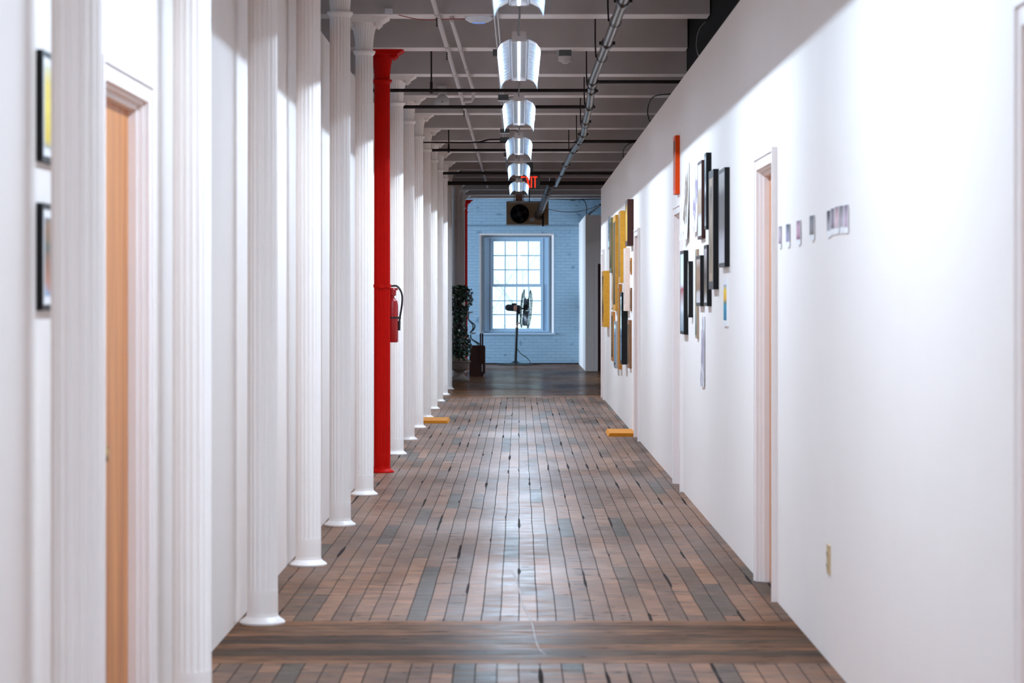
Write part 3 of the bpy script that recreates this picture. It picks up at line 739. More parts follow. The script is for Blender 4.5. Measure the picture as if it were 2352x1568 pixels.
b = MB(); b.lathe([(.05, .0), (.05, .05), (.03, .06), (0, .06)], 24, (g.x, hy-.02, g.z), axis='y')
for k in range(4):
    an = math.pi*k/2+.3
    q = [(g.x+r*math.cos(an+d), hy-.035+e, g.z+r*math.sin(an+d)) for r, d, e in ((.04, -.2, 0), (.145, -.15, 0), (.15, .35, -.02), (.05, .4, -.02))]
    n = len(b.v); b.v += q+[(x_, y_+.004, z_) for x_, y_, z_ in q]; b.f += [(n, n+1, n+2, n+3), (n+7, n+6, n+5, n+4)]; b.m += [0, 0]
b.build('fan_wheel', M['blade'], t)
q = px(1222, 504, hy); MB().box(q.x-.045, q.x+.045, hy-.016, hy-.011, q.z-.03, q.z+.03).build('rating_plate', M['white_plastic'], t, smooth=False)
for xx in (1181, 1202):
    q = px(xx, 462, hy); MB().lathe([(.014, -.005), (.018, .0), (.014, .02)], 12, (q.x, hy-.01, a.z+.006)).build('hanger_bolt', M['white_disc'], t)
b = MB()
for xx in (1181, 1202): q = px(xx, 462, hy); b.tube([(q.x, hy+.1, a.z), (q.x, hy+.1, CEIL-.001)], .006, 6)
b.build('hanger_rod', M['pipe_black'], t)
q0, q1 = px(1184, 446, hy), px(1200, 461, hy); MB().box(q0.x, q1.x, hy+.05, hy+.2, a.z, q0.z).build('junction_cover', M['copper'], t, smooth=False)
q = px(1216, 470, hy); MB().tube([(q.x, hy-.06, a.z-.02), (q.x, hy-.06, CEIL-.001)], .008, 8).build('gas_pipe', M['pipe_black'], t)
q = px(1247, 520, hy); MB().tube([(q.x, hy-.06, q.z), (q.x, hy-.06, q.z+.42)], .018, 8).tube([(q.x, hy-.06, q.z+.30), (q.x, hy+.02, q.z+.30)], .014, 8).build('drip_pipe', M['pipe_black'], t)
t = thing('flue_duct', 'round silver flue duct slanting down to the front of the tan heater', 'duct', px(1238, 492, hy-.05))
d0, d1 = px(1238, 492, hy-.10), px(1266, 421, 45.6)
MB().tube([(d0.x, hy-.013, d0.z), tuple(d0), tuple(d0.lerp(d1, .5)), tuple(d1), (d1.x+.02, d1.y-.18, d1.z+.06), (d1.x+.02, d1.y-.2, CEIL-.001)], .062, 20).build('duct_pipe', M['duct'], t)
for u in (.04, .2, .72, .98):
    p = d0.lerp(d1, u); d = (d1-d0).normalized()*.03; MB().tube([tuple(p-d), tuple(p+d)], .068, 20).build('duct_collar', M['duct'], t)
MB().lathe([(.09, 0), (.09, .02), (.07, .03)], 24, (px(1238, 494, hy).x, hy, px(1238, 494, hy).z), axis='y').build('flue_flange', M['duct'], t)
# wiring on the end wall
yw = YB-.065
cable('cable', [at(1068, 446, 56.5), at(1120, 450, 57), at(1180, 455, yw), at(1240, 455.5, yw), at(1310, 458, yw), at(1380, 457, yw)], .012, 'cord', 'black cable strung along the top of the blue-lit brick wall')
tag(MB().box(*sorted((px(1310, 0, yw).x, px(1321, 0, yw).x)), yw-.05, yw, px(0, 461, yw).z, px(0, 455, yw).z).build('cable_box', M['box_grey'], loc=at(1315, 461, yw), smooth=False), 'small dark box on the cable at the top of the brick wall', 'junction box')
cable('cable', [at(1332, 457.5, yw-.02), at(1342, 461, yw-.02), at(1347, 475, yw-.02), at(1347, 492, yw-.02)], .010, 'cord', 'black cable dropping beside the enclosure at the right of the brick wall')
cable('cable', [at(1258, 480, 52), at(1290, 486, 54), at(1325, 486, 55), at(1352, 480, 54.5), at(1378, 470, 53.9)], .008, 'cord', 'thin slack cable running from the heater to the right')
cable('cable', [at(1352, 492, 53.8), at(1366, 480, 53.6), at(1379, 470, 53)], .022, 'cord', 'thick black cable bundle rising from the enclosure top')

# ------------------------------------------------------------------ framed works on the right wall
def quadframe(name, xw, sgn, yn, yf, z0, z1, d, s, mf, mpic, label, cat='picture frame', group=None, matw=0, mirror=False):
    """sgn -1: hangs on the right wall and faces -X"""
    t = thing(name, label, cat, (xw, yn, z0), group)
    a, c = sorted((xw, xw+sgn*d)); b = MB()
    b.box(a, c, yn, yn+s, z0, z1); b.box(a, c, yf-s, yf, z0, z1); b.box(a, c, yn+s, yf-s, z0, z0+s); b.box(a, c, yn+s, yf-s, z1-s, z1)
    b.build('frame', mf, t, smooth=False)
    a, c = sorted((xw+sgn*.002, xw+sgn*(d-.0012)))
    if matw:
        MB().box(a, c, yn+s, yf-s, z0+s, z1-s).build('mat_board', M['paper'], t, smooth=False)
        a, c = sorted((xw+sgn*(d-.0012), xw+sgn*(d-.0004))); w_ = min(matw, (yf-yn)/2-s-.03)
        MB().box(a, c, yn+s+w_, yf-s-w_, z0+s+matw, z1-s-matw).build('picture', mpic, t, smooth=False)
    else:
        MB().box(a, c, yn+s, yf-s, z0+s, z1-s).build('mirror' if mirror else 'picture', mpic, t, smooth=False)
    return t
def rf(xf, xn, yt, yb, d, s, mf, mpic, label, L=None, group='frames clustered beyond the instant photos', **kw):
    Yn = XR*F/(xn-VX)
    if L is None: Yf = max((XR-d)*F/(xf-VX), Yn+.12)
    else: Yf = Yn+L; d = max(.012, XR-(xf-VX)*Yf/F)
    return quadframe('picture_frame', XR, -1, Yn, Yf, H+(VY-yb)*Yn/F, H+(VY-yt)*Yn/F, d, s, mf, mpic, label, group=group, **kw)
P = picture
rf(1546.4, 1561.5, 310.5, 444.5, .035, .035, M['orange_frame'], P('red_print', [(0, (.5, .03, .01)), (.4, (.25, .06, .01)), (1, (.05, .01, .01))]), 'bright orange wooden frame hung highest, above the second doorway', group='wall pieces on the right')
rf(1602, 1620.5, 367, 547, .026, .02, M['dark_wood'], P('pale_print', [(0, (.75, .74, .80)), (.25, (.72, .70, .78)), (.32, (.45, .32, .22)), (.62, (.55, .42, .32)), (.72, (.8, .77, .76)), (1, (.8, .77, .8))], seed=2, dist=.1), 'dark-rimmed frame with a cream centre, left of the tall black frame in the upper row')
rf(1617.6, 1634, 350, 526, .034, .022, M['black_frame'], P('teal_print', [(0, (.5, .52, .56)), (.15, (.18, .22, .24)), (.4, (.10, .13, .14)), (.52, (.75, .75, .75)), (.68, (.15, .22, .24)), (1, (.55, .58, .6))], seed=3, dist=.15), 'black frame with grey-green picture reaching highest in the black-framed cluster')
rf(1650, 1676, 383.6, 612, .030, .024, M['black_frame'], P('grey_photo', [(0, (.62, .6, .62)), (.25, (.5, .48, .5)), (.4, (.22, .19, .18)), (.75, (.16, .14, .14)), (.85, (.40, .37, .36)), (1, (.5, .48, .48))], seed=4, dist=.12), 'largest black frame with a smoky grey picture, nearest of the upper row')
t = rf(1627.7, 1651, 387.7, 664, .034, .05, M['black_frame'], P('beige_print', [(0, (.40, .30, .2)), (.3, (.22, .18, .13)), (.6, (.45, .36, .28)), (.85, (.16, .14, .12)), (1, (.6, .55, .5))], seed=5, dist=.2), 'tall black frame with a broad pale wooden inner border', matw=.0)
def inner_border(t, xw, yn, yf, z0, z1, d, s, m):
    b = MB(); a, c = xw-d-.0005, xw-.004
    b.box(a, c, yn+s-.0, yn+s*2, z0+s, z1-s); b.box(a, c, yf-s*2, yf-s, z0+s, z1-s); b.box(a, c, yn+s*2, yf-s*2, z0+s, z0+s*2); b.box(a, c, yn+s*2, yf-s*2, z1-s*2, z1-s)
    b.build('inner_border', m, t, smooth=False)
Yn = XR*F/(1651-VX); Yf = (XR-.034)*F/(1627.7-VX)
inner_border(t, XR, Yn, Yf, H+(VY-664)*Yn/F, H+(VY-387.7)*Yn/F, .034, .05, M['tan_wood'])
rf(1562, 1581, 574.7, 768, .034, .024, M['black_frame'], P('bluewhite_print', [(0, (.22, .30, .36)), (.22, (.45, .5, .55)), (.3, (.75, .77, .8)), (.55, (.35, .05, .05)), (.6, (.8, .82, .85)), (1, (.7, .78, .85))], seed=6, dist=.2), 'tall black frame with pale blue and red picture beside the second door casing, bottom row')
rf(1580, 1592, 599.7, 729, .032, .020, M['black_frame'], P('sage_print', [(0, (.55, .58, .5)), (.5, (.72, .76, .74)), (1, (.5, .48, .35))], seed=7, dist=.1), 'smallest black frame in the lower row, second from the door casing')
rf(1596.5, 1605.7, 572, 777, .016, .02, M['tan_wood'], P('olive_teal_panel', [(0, (.06, .08, .05)), (.2, (.12, .2, .2)), (.38, (.35, .28, .12)), (.8, (.40, .36, .22)), (1, (.34, .33, .26))], seed=8, dist=.1), 'slim olive and teal panel hanging lowest behind the brown-picture frame')
rf(1598.5, 1618.7, 586, 703, .030, .024, M['black_frame'], P('brown_print', [(0, (.6, .55, .55)), (.22, (.55, .48, .46)), (.3, (.25, .14, .09)), (.55, (.35, .2, .12)), (.8, (.3, .18, .12)), (1, (.55, .42, .38))], seed=9, dist=.12), 'squat black frame with a warm brown striped picture, lower row')
rf(1616.5, 1634.5, 561.7, 703, .030, .024, M['black_frame'], P('speckled_print', [(0, (.7, .68, .66)), (.2, (.2, .15, .1)), (.5, (.08, .06, .05)), (.75, (.3, .24, .22)), (1, (.5, .45, .45))], seed=10, dist=.3), 'black frame with a dark speckled picture, right beneath the tall black frame')
# unframed sheets
def sheet(xf, xn, yt, yb, lift_top, lift_bot, m, label, name='paper_poster', cat='poster', group=None, wide=None, th=.0025):
    Yn = XR*F/(xn-VX); Yf = Yn+wide if wide else max((XR-.5*(lift_top+lift_bot)-.004)*F/(xf-VX), Yn+.08)
    z0, z1 = H+(VY-yb)*Yn/F, H+(VY-yt)*Yn/F
    b = MB(); nz, ny = 14, 6; base = 0
    for side in (0, 1):
        for i in range(nz+1):
            for j in range(ny+1):
                u, v = i/nz, j/ny
                lift = lift_bot*(1-u)**2+lift_top*u**3 + .12*(lift_bot+lift_top)*math.sin(v*math.pi)*(1-u)
                b.v.append((XR-.003-lift*(.35+.65*v)-side*th, Yn+(Yf-Yn)*v, z0+(z1-z0)*u))
    W_ = ny+1; T = (nz+1)*W_
    for i in range(nz):
        for j in range(ny):
            q = i*W_+j; b.f.append((q, q+1, q+W_+1, q+W_)); b.m.append(0); b.f.append((T+q, T+q+W_, T+q+W_+1, T+q+1)); b.m.append(0)
    for i in range(nz):
        for j in (0, ny):
            q = i*W_+j; b.f.append((q, q+W_, T+q+W_, T+q)); b.m.append(0)
    for j in range(ny):
        for i in (0, nz):
            q = i*W_+j; b.f.append((q, q+1, T+q+1, T+q)); b.m.append(0)
    o = b.build(name, m, loc=(XR, Yn, z0)); tag(o, label, cat, group); return o
sheet(1568, 1584, 373, 549, .0, .045, sketch('brown_sketch', (.22, .15, .10), 3, .52), 'white paper poster with a brown drawing, curling off the wall beneath the orange frame', wide=.42)
sheet(1589, 1605, 390, 532, .0, .03, sketch('violet_sketch', (.30, .22, .32), 5, .53), 'white paper with a violet ink drawing between the curled poster and the frames', wide=.40)
sheet(1610, 1620, 726.6, 888.6, .0, .01, sketch('thin_sketch', (.35, .30, .36), 8, .47), 'tall narrow paper with faint grey drawings, hanging lowest near the second doorway', wide=.30)
Yn = XR*F/(1673.6-VX)
t = quadframe('painting', XR, -1, Yn, Yn+.30, H+(VY-749)*Yn/F, H+(VY-640)*Yn/F, .010, .03, M['paper'], P('yellow_blue_painting', [(0, (.02, .18, .30)), (.42, (.01, .28, .42)), (.5, (.12, .2, .15)), (.6, (.85, .42, .02)), (.85, (.9, .62, .03)), (1, (.35, .45, .6))], seed=11, dist=.18), 'small yellow and blue painting on white paper below the grey picture', cat='painting', group='wall pieces on the right', matw=.004)
# instant photos
cards = [(1792, 1796, 520, 559, 570), (1806, 1816, 515, 554, 566), (1830, 1841, 507, 549, 561), (1860, 1872.5, 495, 538, 551), (1901, 1910, 483.5, 529, 544), (1912, 1919.5, 478, 524, 538), (1921.5, 1929, 474, 522, 537), (1933, 1940.5, 472, 520, 534), (1942.5, 1950.5, 470, 520, 534)]
cl = ['instant photo closest to the doorway, seen almost edge-on', 'bluish instant photo, second from the doorway', 'pinkish instant photo, third from the doorway', 'largest dark grey-brown instant photo standing alone in the middle',
      'instant photo with a black corner, first of the tight group of five', 'dark mauve instant photo, second of the tight group of five', 'pale instant photo with a red spot, middle of the tight group of five',
      'grey instant photo, fourth of the tight group of five', 'pink-edged instant photo, last and nearest of the tight group of five']
cc = [((.25, .15, .2), (.5, .4, .45)), ((.35, .28, .42), (.2, .2, .24)), ((.30, .15, .20), (.55, .35, .42)), ((.20, .16, .15), (.25, .24, .26)), ((.45, .4, .42), (.08, .06, .08)), ((.2, .13, .17), (.3, .24, .28)), ((.6, .45, .48), (.55, .35, .38)), ((.45, .38, .42), (.3, .25, .27)), ((.5, .35, .42), (.4, .3, .36))]
for i, (xf, xn, yt, yb, yc) in enumerate(cards):
    Yn = XR*F/(xn-VX); wid = .105 if i else .09
    Yf = Yn+wid; lift = max(.002, XR-.003-(xf-VX)*Yf/F); z0, z1, zi = [H+(VY-q)*Yn/F for q in (yc, yt-3, yb)]
    def slab(u0, u1, za, zb, off, th):
        b = MB(); y0, y1 = Yn+wid*u0, Yn+wid*u1; x0, x1 = XR-.003-lift*u0-off, XR-.003-lift*u1-off
        b.v += [(x0, y0, za), (x1, y1, za), (x1, y1, zb), (x0, y0, zb), (x0-th, y0, za), (x1-th, y1, za), (x1-th, y1, zb), (x0-th, y0, zb)]
        b.f += [(0, 1, 2, 3), (4, 7, 6, 5), (0, 4, 5, 1), (2, 6, 7, 3), (0, 3, 7, 4), (1, 5, 6, 2)]; b.m += [0]*6; return b
    t = thing('instant_photo', cl[i], 'photo', (XR, Yn, z0), 'instant photos pinned on the right wall')
    slab(0, 1, z0, z1, 0, .0015).build('card', M['paper'], t, smooth=False)
    slab(.06, .94, zi, z1-.004, .0015, .001).build('image', P('snapshot_%d' % i, [(0, cc[i][0]), (.35, tuple((a+c)/2*1.3 for a, c in zip(*cc[i]))), (.7, cc[i][1]), (1, tuple(q*.5 for q in cc[i][1]))], seed=20+i, dist=.8), t, smooth=False)
# gilded cluster
GG = 'gilded frames between the third doorway and the end'
oil = P('dark_oil', [(0, (.05, .03, .01)), (.5, (.16, .09, .03)), (1, (.07, .05, .02))], seed=12)
rf(1382, 1400, 621.6, 751, 0, .07, M['gold'], P('gilt_relief', [(0, (.45, .2, .02)), (.3, (.06, .03, .01)), (.6, (.5, .28, .04)), (1, (.08, .04, .02))], seed=13, dist=.9), 'broad gold frame hanging alone, farthest of the gilded frames', L=.9, group=GG)
rf(1398, 1401.5, 497, 571, 0, .03, M['galv'], M['mirror'], 'thin silver panel just behind the dark green frame', L=.5, group=GG)
rf(1399.5, 1410, 499, 625, 0, .06, M['green_gold'], oil, 'dark green and gilt frame, upper left of the gilded frames', L=.8, group=GG)
rf(1407.6, 1421, 493, 714, 0, .08, M['gold'], oil, 'tallest gold frame in the gilded group', L=.9, group=GG)
rf(1420, 1438.5, 483.5, 649, 0, .07, M['gold'], P('ochre_canvas', [(0, (.30, .15, .02)), (1, (.5, .28, .04))], seed=14), 'bright yellow-gold frame left of the dark topmost frame', L=.65, group=GG)
rf(1436, 1455.5, 457, 563, 0, .05, M['dark_wood'], P('gold_canvas', [(0, (.55, .3, .04)), (.7, (.65, .38, .05)), (1, (.2, .1, .02))], seed=15), 'dark topmost frame with a golden picture, beside the third door casing', L=.6, group=GG)
rf(1432, 1447, 569, 714, 0, .07, M['cream_frame'], P('cream_canvas', [(0, (.6, .45, .4)), (1, (.7, .55, .45))], seed=16), 'cream beaded ornamental frame in the middle of the gilded group', L=.55, group=GG)
rf(1446.5, 1452, 592, 629, 0, .03, M['orange_gilt'], oil, 'small orange-brown frame, right of the cream frame', L=.3, group=GG)
rf(1446.5, 1452, 661, 714, 0, .03, M['brown_frame'], oil, 'small plain brown frame below the small orange-brown one', L=.3, group=GG)
rf(1404.5, 1410, 626, 711, 0, .03, M['brown_frame'], P('buff_canvas', [(0, (.7, .6, .5)), (.3, (.4, .2, .05)), (1, (.6, .5, .4))], seed=17), 'narrow brown frame directly below the dark green frame', L=.4, group=GG)
rf(1403.5, 1413, 716, 830, 0, .05, M['orange_gilt'], oil, 'orange-gold frame, lower left of the gilded group', L=.7, group=GG)
rf(1410, 1422.6, 738, 846, 0, .04, M['galv'], M['mirror'], 'silver-framed mirror low in the gilded group', L=.6, group=GG, mirror=True)
rf(1418, 1429, 652, 848, 0, .05, M['orange_gilt'], P('amber_canvas', [(0, (.5, .22, .03)), (1, (.4, .2, .03))], seed=18), 'long orange-gold frame hanging lowest in the gilded group', L=.5, group=GG)
rf(1424, 1442, 671, 837, 0, .05, M['black_frame'], M['mirror'], 'black-framed mirror beneath the bright yellow-gold frame', L=.5, group=GG, mirror=True)
rf(1441, 1451, 735, 846, 0, .05, M['brown_frame'], oil, 'reddish-brown frame at the bottom right of the gilded group', L=.5, group=GG)

# two pictures on the left wall
def lf(yt, yb, mpic, label):
    Yn = -XL*F/(VX-83.0); z0, z1 = H+(VY-yb)*Yn/F, H+(VY-yt)*Yn/F
    quadframe('picture_frame', XL, 1, Yn, Yn+.36, z0, z1, .017, .016, M['black_frame'], mpic, label, group='black-framed pictures on the near left wall', matw=.022)
lf(113, 370, P('yellow_poster', [(0, (.35, .36, .4)), (.12, (.75, .55, .08)), (.5, (.85, .66, .12)), (.8, (.8, .62, .15)), (1, (.7, .68, .5))], seed=30, dist=.25), 'black-framed yellow picture, upper of two on the near left wall')
lf(465, 713, P('mixed_poster', [(0, (.35, .45, .6)), (.15, (.5, .25, .18)), (.4, (.35, .18, .12)), (.65, (.14, .15, .12)), (.85, (.35, .2, .12)), (1, (.2, .2, .18))], seed=31, dist=.5), 'black-framed green and red picture, lower of two on the near left wall')

# outlet
Yo = XR*F/(1908-VX); zo = H+(VY-1286)*Yo/F
t = thing('wall_outlet', 'almond electrical outlet low on the near right wall', 'outlet', (XR, Yo, zo-.058))
MB().box(XR-.007, XR, Yo, Yo+.073, zo-.058, zo+.058).box(XR-.009, XR-.007, Yo+.006, Yo+.067, zo-.052, zo+.052).build('cover_plate', M['almond'], t, smooth=False)
for s_ in (-.024, .024):
    MB().lathe([(.016, 0), (.016, -.0025)], 20, (XR-.009, Yo+.036, zo+s_), axis='x').build('socket', M['almond'], t)
    MB().box(XR-.0122, XR-.011, Yo+.029, Yo+.031, zo+s_-.004, zo+s_+.006).box(XR-.0122, XR-.011, Yo+.041, Yo+.043, zo+s_-.004, zo+s_+.006).build('slot', M['void_black'], t, smooth=False)
# ochre threshold boards
for (x0, x1, ya, yb_, lab) in ((.93, XR-.0, 27.55, 28.6, 0), (-1.10, -.82, 31.2, 32.3, 1)):
    pass
b = MB().prism([(.945, .0), (1.235, .0), (1.235, .035), (.965, .035)], 28.05, 29.0, axis='y')
tag(b.build('threshold_board', M['ochre_board'], loc=(1.09, 28.5, 0), smooth=False), 'ochre wooden board lying on the floor by the third right doorway', 'board', 'ochre boards on the floor')
b = MB().prism([(-1.16, .0), (-.83, .0), (-.85, .03), (-1.16, .03)], 31.05, 32.0, axis='y')
tag(b.build('threshold_board', M['ochre_board'], loc=(-1.0, 31.5, 0), smooth=False), 'ochre wooden board lying on the floor between the left columns', 'board', 'ochre boards on the floor')

# ------------------------------------------------------------------ pedestal fan
fy = 58.85; fx = (1184-VX)*fy/F
t = thing('pedestal_fan', 'black pedestal fan turned sideways in front of the window', 'fan', (fx, fy, 0))
MB().lathe([(.40, 0), (.41, .01), (.39, .022), (.25, .035), (.10, .05), (.05, .08), (.04, .085)], 48, (fx, fy, 0)).build('base', M['iron'], t)
zt_ = H+(VY-752)*fy/F
MB().tube([(fx, fy, .05), (fx+.03, fy, zt_)], .031, 16).build('pole', M['iron'], t)
MB().tube([(fx+.03, fy, zt_), (fx+.035, fy, zt_+.07)], .024, 16).build('pole_collar', M['copper'], t)
MB().tube([(fx+.035, fy, zt_+.06), (fx+.04, fy, 1.17)], .026, 16).tube([(fx+.04, fy, 1.13), (fx+.10, fy, 1.19)], .02, 10).build('inner_pole', M['iron'], t)
MB().tube([(fx+.03, fy-.03, zt_+.09), (fx+.095, fy-.05, zt_+.10)], .016, 10).build('height_knob', M['copper'], t)
ax = Vector((math.cos(.05), -math.sin(.05), -.075)).normalized()
cc_ = Vector((fx+.232, fy-.03, 1.245)) # guard centre
mcen = cc_-ax*.27
b = MB(); b.tube([tuple(mcen-ax*.19), tuple(mcen-ax*.175), tuple(mcen-ax*.13), tuple(mcen+ax*.12), tuple(mcen+ax*.16)], [.03, .055, .074, .074, .045], 20)
b.tube([tuple(mcen), tuple(cc_)], .02, 12); q = mcen+Vector((-.0, 0, .085)); b.box(q.x-.05, q.x+.06, q.y-.03, q.y+.03, q.z-.02, q.z+.02)
b.tube([tuple(mcen+Vector((.05, 0, -.05))), (fx+.10, fy, 1.15)], .028, 10)
b.build('motor', M['iron'], t)
b = MB(); b.tube([tuple(mcen+ax*.0), tuple(mcen+ax*.07)], .0755, 20); b.build('motor_label', M['copper'], t)
up = Vector((0, 0, 1)); e1 = ax.cross(up).normalized(); e2 = e1.cross(ax).normalized()
def circ(r, off, n=48): return [tuple(cc_+ax*off+(e1*math.cos(2*math.pi*k/n)+e2*math.sin(2*math.pi*k/n))*r) for k in range(n+1)]
b = MB()
for r, off, tr in ((.425, -.07, .010), (.425, .07, .010), (.36, .105, .0035), (.27, .12, .003), (.17, .125, .003), (.07, .125, .004), (.36, -.105, .0035), (.24, -.115, .003), (.12, -.115, .004)):
    b.tube(circ(r, off), tr, 6, cap=False)
for k in range(18):
    a_ = 2*math.pi*k/18; d = e1*math.cos(a_)+e2*math.sin(a_)
    b.tube([tuple(cc_+ax*.125+d*.05), tuple(cc_+ax*.12+d*.27), tuple(cc_+ax*.105+d*.36), tuple(cc_+ax*.07+d*.425), tuple(cc_-ax*.07+d*.425), tuple(cc_-ax*.105+d*.36), tuple(cc_-ax*.115+d*.10)], .0028, 5)
b.lathe([(.0, 0)], 3) if False else None
b.build('guard', M['iron'], t)
b = MB(); b.tube([tuple(cc_-ax*.05), tuple(cc_+ax*.04)], [.045, .03], 16); b.build('hub', M['iron'], t)
for k in range(3):
    a_ = 2*math.pi*k/3-1.571; b = MB(); R = lambda an: e1*math.cos(an)+e2*math.sin(an)
    rows = []
    for i in range(7):
        u = i/6; r = .04+.34*u; wdt = .05+.42*math.sin(min(1, u*1.25)*math.pi*.62)
        tw = .125*(1-.3*u)
        rows.append([tuple(cc_+R(a_-wdt*.55)*r+ax*-tw*.55), tuple(cc_+R(a_)*r), tuple(cc_+R(a_+wdt*.45)*r+ax*tw*.55)])
    n0 = 0
    for sgn_ in (0, 1):
        for rw in rows:
            for p in rw: b.v.append(tuple(Vector(p)+ax*.004*sgn_))
    for i in range(6):
        for j in range(2):
            q = i*3+j; b.f.append((q, q+1, q+4, q+3)); b.m.append(0); b.f.append((21+q, 21+q+3, 21+q+4, 21+q+1)); b.m.append(0)
    for i in range(6):
        for j in (0, 2): q = i*3+j; b.f.append((q, q+3, 21+q+3, 21+q)); b.m.append(0)
    for i in (0, 6):
        for j in (0, 1): q = i*3+j; b.f.append((q, q+1, 21+q+1, 21+q)); b.m.append(0)
    b.build('blade', M['blade'], t)
MB().tube(bez([(fx+.035, fy-.03, .36), (fx+.12, fy-.03, .25), (fx+.24, fy-.03, .17), (fx+.31, fy-.06, .09), (fx+.36, fy-.08, .02), (fx+.52, fy+.02, .012)]), .009, 8).build('power_cord', M['cord'], t)

# ------------------------------------------------------------------ ivy plant in an urn
py_, pxx = 47.0, -1.055
t = thing('potted_ivy', 'tall dark ivy plant in a weathered stone urn by the left columns', 'plant', (pxx, py_, 0))
MB().lathe([(.17, 0), (.18, .02), (.175, .05), (.13, .08), (.07, .12), (.06, .15), (.09, .18), (.15, .22), (.175, .29), (.18, .33), (.20, .345), (.20, .365), (.17, .37), (.15, .33)], 40, (pxx, py_, 0)).build('urn', M['stone'], t)
MB().lathe([(.165, .31), (.165, .345), (.0, .35)], 24, (pxx, py_, 0)).build('soil', M['dark_wood'], t)
b = MB()
for k in range(5):
    a_ = k*1.3; b.tube(bez([(pxx+.05*math.cos(a_), py_+.05*math.sin(a_), .34), (pxx+.07*math.cos(a_+1), py_+.07*math.sin(a_+1), .8), (pxx+.05*math.cos(a_+2), py_+.05*math.sin(a_+2), 1.25), (pxx+.03*math.cos(a_+3), py_+.03*math.sin(a_+3), 1.6)], 5), .010, 6)
b.build('stem', M['dark_wood'], t)
rnd = random.Random(3)
b = MB()
def leaf(b, p, n, sz, mi):
    n = n.normalized(); a = n.orthogonal().normalized(); r = rnd.random()*6.28
    u = a*math.cos(r)+n.cross(a)*math.sin(r); v = n.cross(u)
    pts = [(0, -.5), (.30, -.42), (.50, -.05), (.22, .12), (0, .62), (-.22, .12), (-.50, -.05), (-.30, -.42)]
    k0 = len(b.v); b.v.append(tuple(p+n*sz*.12))
    for (x, y) in pts: b.v.append(tuple(p+(u*x+v*y)*sz))
    for i in range(8): b.f.append((k0, k0+1+i, k0+1+(i+1) % 8)); b.m.append(mi)
for k in range(1500):
    z = .36+1.34*rnd.random(); u = (z-.36)/1.34
    R_ = .16+.045*math.sin(u*9)+(.03 if u > .72 else 0)
    if u > .9: R_ *= math.sqrt(max(0, 1-((u-.9)/.1)**2))*.9+.1
    if u < .1: R_ *= .7+3*u
    a_ = rnd.random()*6.283; r = R_*(.55+.5*rnd.random()**.5)
    p = Vector((pxx+r*math.cos(a_), py_+r*math.sin(a_), z))
    n = Vector((math.cos(a_), math.sin(a_), rnd.uniform(-.2, .8)))+Vector((rnd.uniform(-.6, .6), rnd.uniform(-.6, .6), 0))
    mi = 0 if rnd.random() < .62 else (1 if rnd.random() < .8 else 2)
    if u < .8 and u > .15 and rnd.random() < .35: mi = 3
    leaf(b, p, n, rnd.uniform(.035, .065), mi)
b.build('foliage', [simple('ivy_dark', (.018, .045, .025), .45, noise=.4), simple('ivy_green', (.03, .085, .04), .4, noise=.3), simple('ivy_pale', (.30, .36, .22), .5), simple('ivy_brown', (.05, .03, .025), .6, noise=.4)], t, smooth=False)
b = MB()
for k in range(40):
    a_ = rnd.random()*6.283; p = Vector((pxx+.17*math.cos(a_), py_+.17*math.sin(a_), .36+rnd.random()*.04)); leaf(b, p, Vector((math.cos(a_), math.sin(a_), .6)), .05, 0)
b.build('trailing_leaves', simple('dry_leaf', (.33, .24, .16), .7, noise=.3), t, smooth=False)
b = MB()
for k in range(3):
    p = px(1078+k, 679+k*2, py_-.05); leaf(b, p, Vector((.2, -1, .3)), .045, 0)
b.build('red_blossom', simple('red_petal', (.35, .01, .03), .5), t, smooth=False)

# tiered stand behind the plant
sy = 52.0
p1, p2 = px(1078, 717, sy), px(1086, 765, sy)
t = thing('tiered_stand', 'grey steel stand of S-curved legs with two white discs, beside the ivy', 'stand', (px(1084, 0, sy).x, sy, 0))
for p, r in ((p1, .085), (p2, .070)):
    MB().lathe([(.0, -.018), (r*.5, -.014), (r, .0), (r, .012), (.0, .016)], 32, tuple(p)).build('disc_shelf', M['white_disc'], t)
b = MB()
for d in (0, .035):
    b.tube(bez([(p1.x-.01, sy+d, p1.z-.01), tuple(px(1076, 733, sy)+Vector((0, d, 0))), tuple(px(1086, 746, sy)+Vector((d, d, 0))), tuple(px(1085, 757, sy)+Vector((d*.6, d, 0))), tuple(px(1079, 764, sy)+Vector((0, d, 0)))], 8), .013, 10)
    b.tube(bez([tuple(px(1081, 768, sy)+Vector((0, d, 0))), tuple(px(1083, 778, sy)+Vector((0, d, 0))), tuple(px(1096, 789, sy)+Vector((d, d, 0))), tuple(px(1100, 800, sy)+Vector((d, d, 0))), tuple(px(1094, 830, sy)+Vector((0, d, 0))), (px(1092, 0, sy).x, sy+d, 0.0)], 8), .013, 10)
b.build('curved_leg', M['steel_grey'], t)
MB().lathe([(.12, 0), (.12, .012), (.03, .025)], 24, (px(1090, 0, sy).x, sy, 0)).build('foot', M['steel_grey'], t)

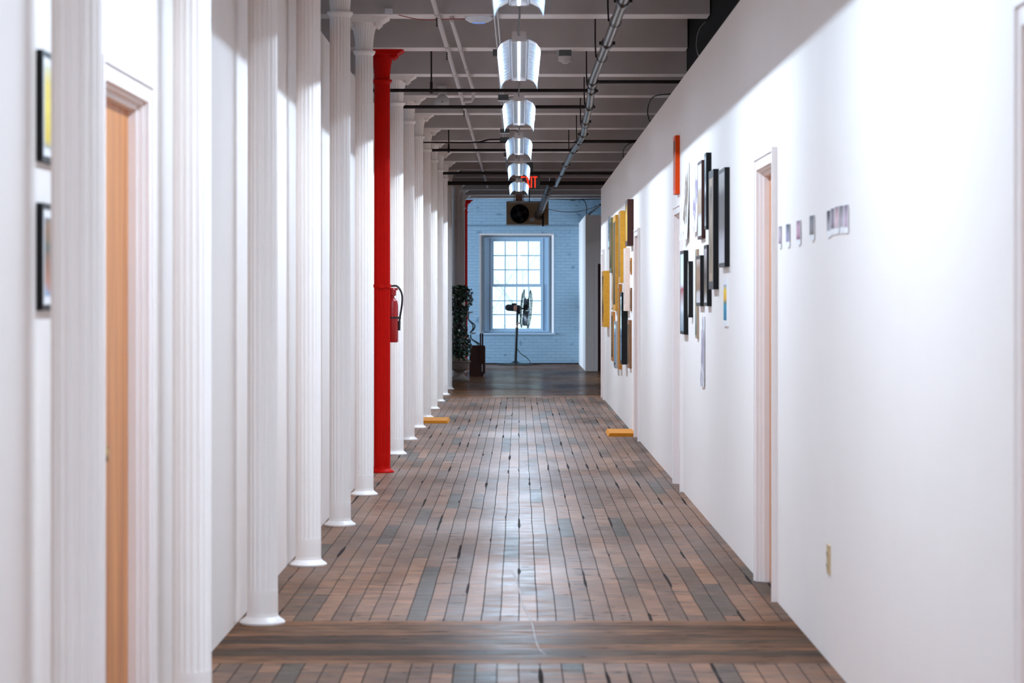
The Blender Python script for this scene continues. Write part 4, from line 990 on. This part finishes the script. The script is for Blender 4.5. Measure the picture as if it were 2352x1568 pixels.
# dark brown box with two upright bars
by = 49.9
a, c = px(1078, 793, by), px(1114.5, 865, by)
t = thing('storage_case', 'dark brown upright case with two bars standing up, beside the ivy urn', 'case', ((a.x+c.x)/2, by, 0))
b = MB(); b.prism([(a.x, .02), (a.x+.015, .0), (c.x-.05, .0), (c.x-.03, .03), (c.x-.03, a.z-.01), (c.x-.045, a.z), (a.x+.015, a.z), (a.x, a.z-.015)], by, by+.28); b.build('body', M['dark_wood'], t)
b = MB(); b.prism([(c.x-.034, .06), (c.x-.01, .05), (c.x, .08), (c.x, a.z-.03), (c.x-.015, a.z-.005), (c.x-.034, a.z-.005)], by-.02, by+.26); b.build('side_panel', M['dark_wood'], t)
for k in (1103.8, 1108.4):
    q = px(k, 765, by); MB().box(q.x-.015, q.x+.015, by-.022, by-.001, .30, q.z).build('upright_bar', M['dark_wood'], t, smooth=False)
q = px(1107.5, 851, by); MB().box(q.x-.006, q.x+.006, by-.012, by-.0, q.z-.02, q.z+.12).build('latch', M['galv'], t, smooth=False)

# ------------------------------------------------------------------ floor scuff and outside
sc = [(1172, 1308), (1186, 1330), (1194, 1360), (1199, 1385), (1214, 1412), (1224, 1440), (1230, 1470), (1240, 1492), (1252, 1502)]
pts = []
for x, y in sc:
    Y = H*F/(y-VY); pts.append(Vector(((x-VX)*Y/F, Y, .0012)))
P_ = bez(pts, 6); b = MB()
for i in range(len(P_)-1):
    w0 = .0015+.0025*abs(math.sin(i*.7)); d = (P_[i+1]-P_[i]).normalized(); n_ = Vector((-d.y, d.x, 0))
    b.quad(tuple(P_[i]-n_*w0), tuple(P_[i+1]-n_*w0), tuple(P_[i+1]+n_*w0), tuple(P_[i]+n_*w0))
fl = bpy.data.objects['floor']
b.build('scuff_mark', M['scuff'], fl, smooth=False)
o = MB().box(-60, 60, 62, 220, -4.6, -4.5).build('ground', M['snow'], smooth=False); struct(o)
def tree(x, y, h, seed, label):
    r_ = random.Random(seed); b = MB()
    def grow(p, d, l, r, dep):
        q = p+d*l*.5+Vector((r_.uniform(-.05, .05), r_.uniform(-.05, .05), 0))*l; e = q+(d+Vector((r_.uniform(-.15, .15), r_.uniform(-.15, .15), .05))).normalized()*l*.5
        b.tube([tuple(p), tuple(q), tuple(e)], [r, r*.85, r*.68], 5, cap=False)
        if dep == 0: return
        for k in range(3 if dep > 1 else 2):
            nd_ = (d+Vector((r_.uniform(-.9, .9), r_.uniform(-.9, .9), r_.uniform(-.1, .5)))).normalized()
            grow(q.lerp(e, r_.random()), nd_, l*r_.uniform(.6, .8), r*.5, dep-1)
    grow(Vector((x, y, -4.5)), Vector((0, 0, 1)), h, h*.013, 5)
    o = b.build('bare_tree', M['bark'], loc=(x, y, -4.5)); tag(o, label, 'tree', 'bare winter trees outside the window')
tree(-1.6, 92, 4.2, 4, 'faint bare tree outside, seen through the left window panes')
tree(1.6, 118, 5.2, 9, 'faint bare tree outside, seen through the right window panes')
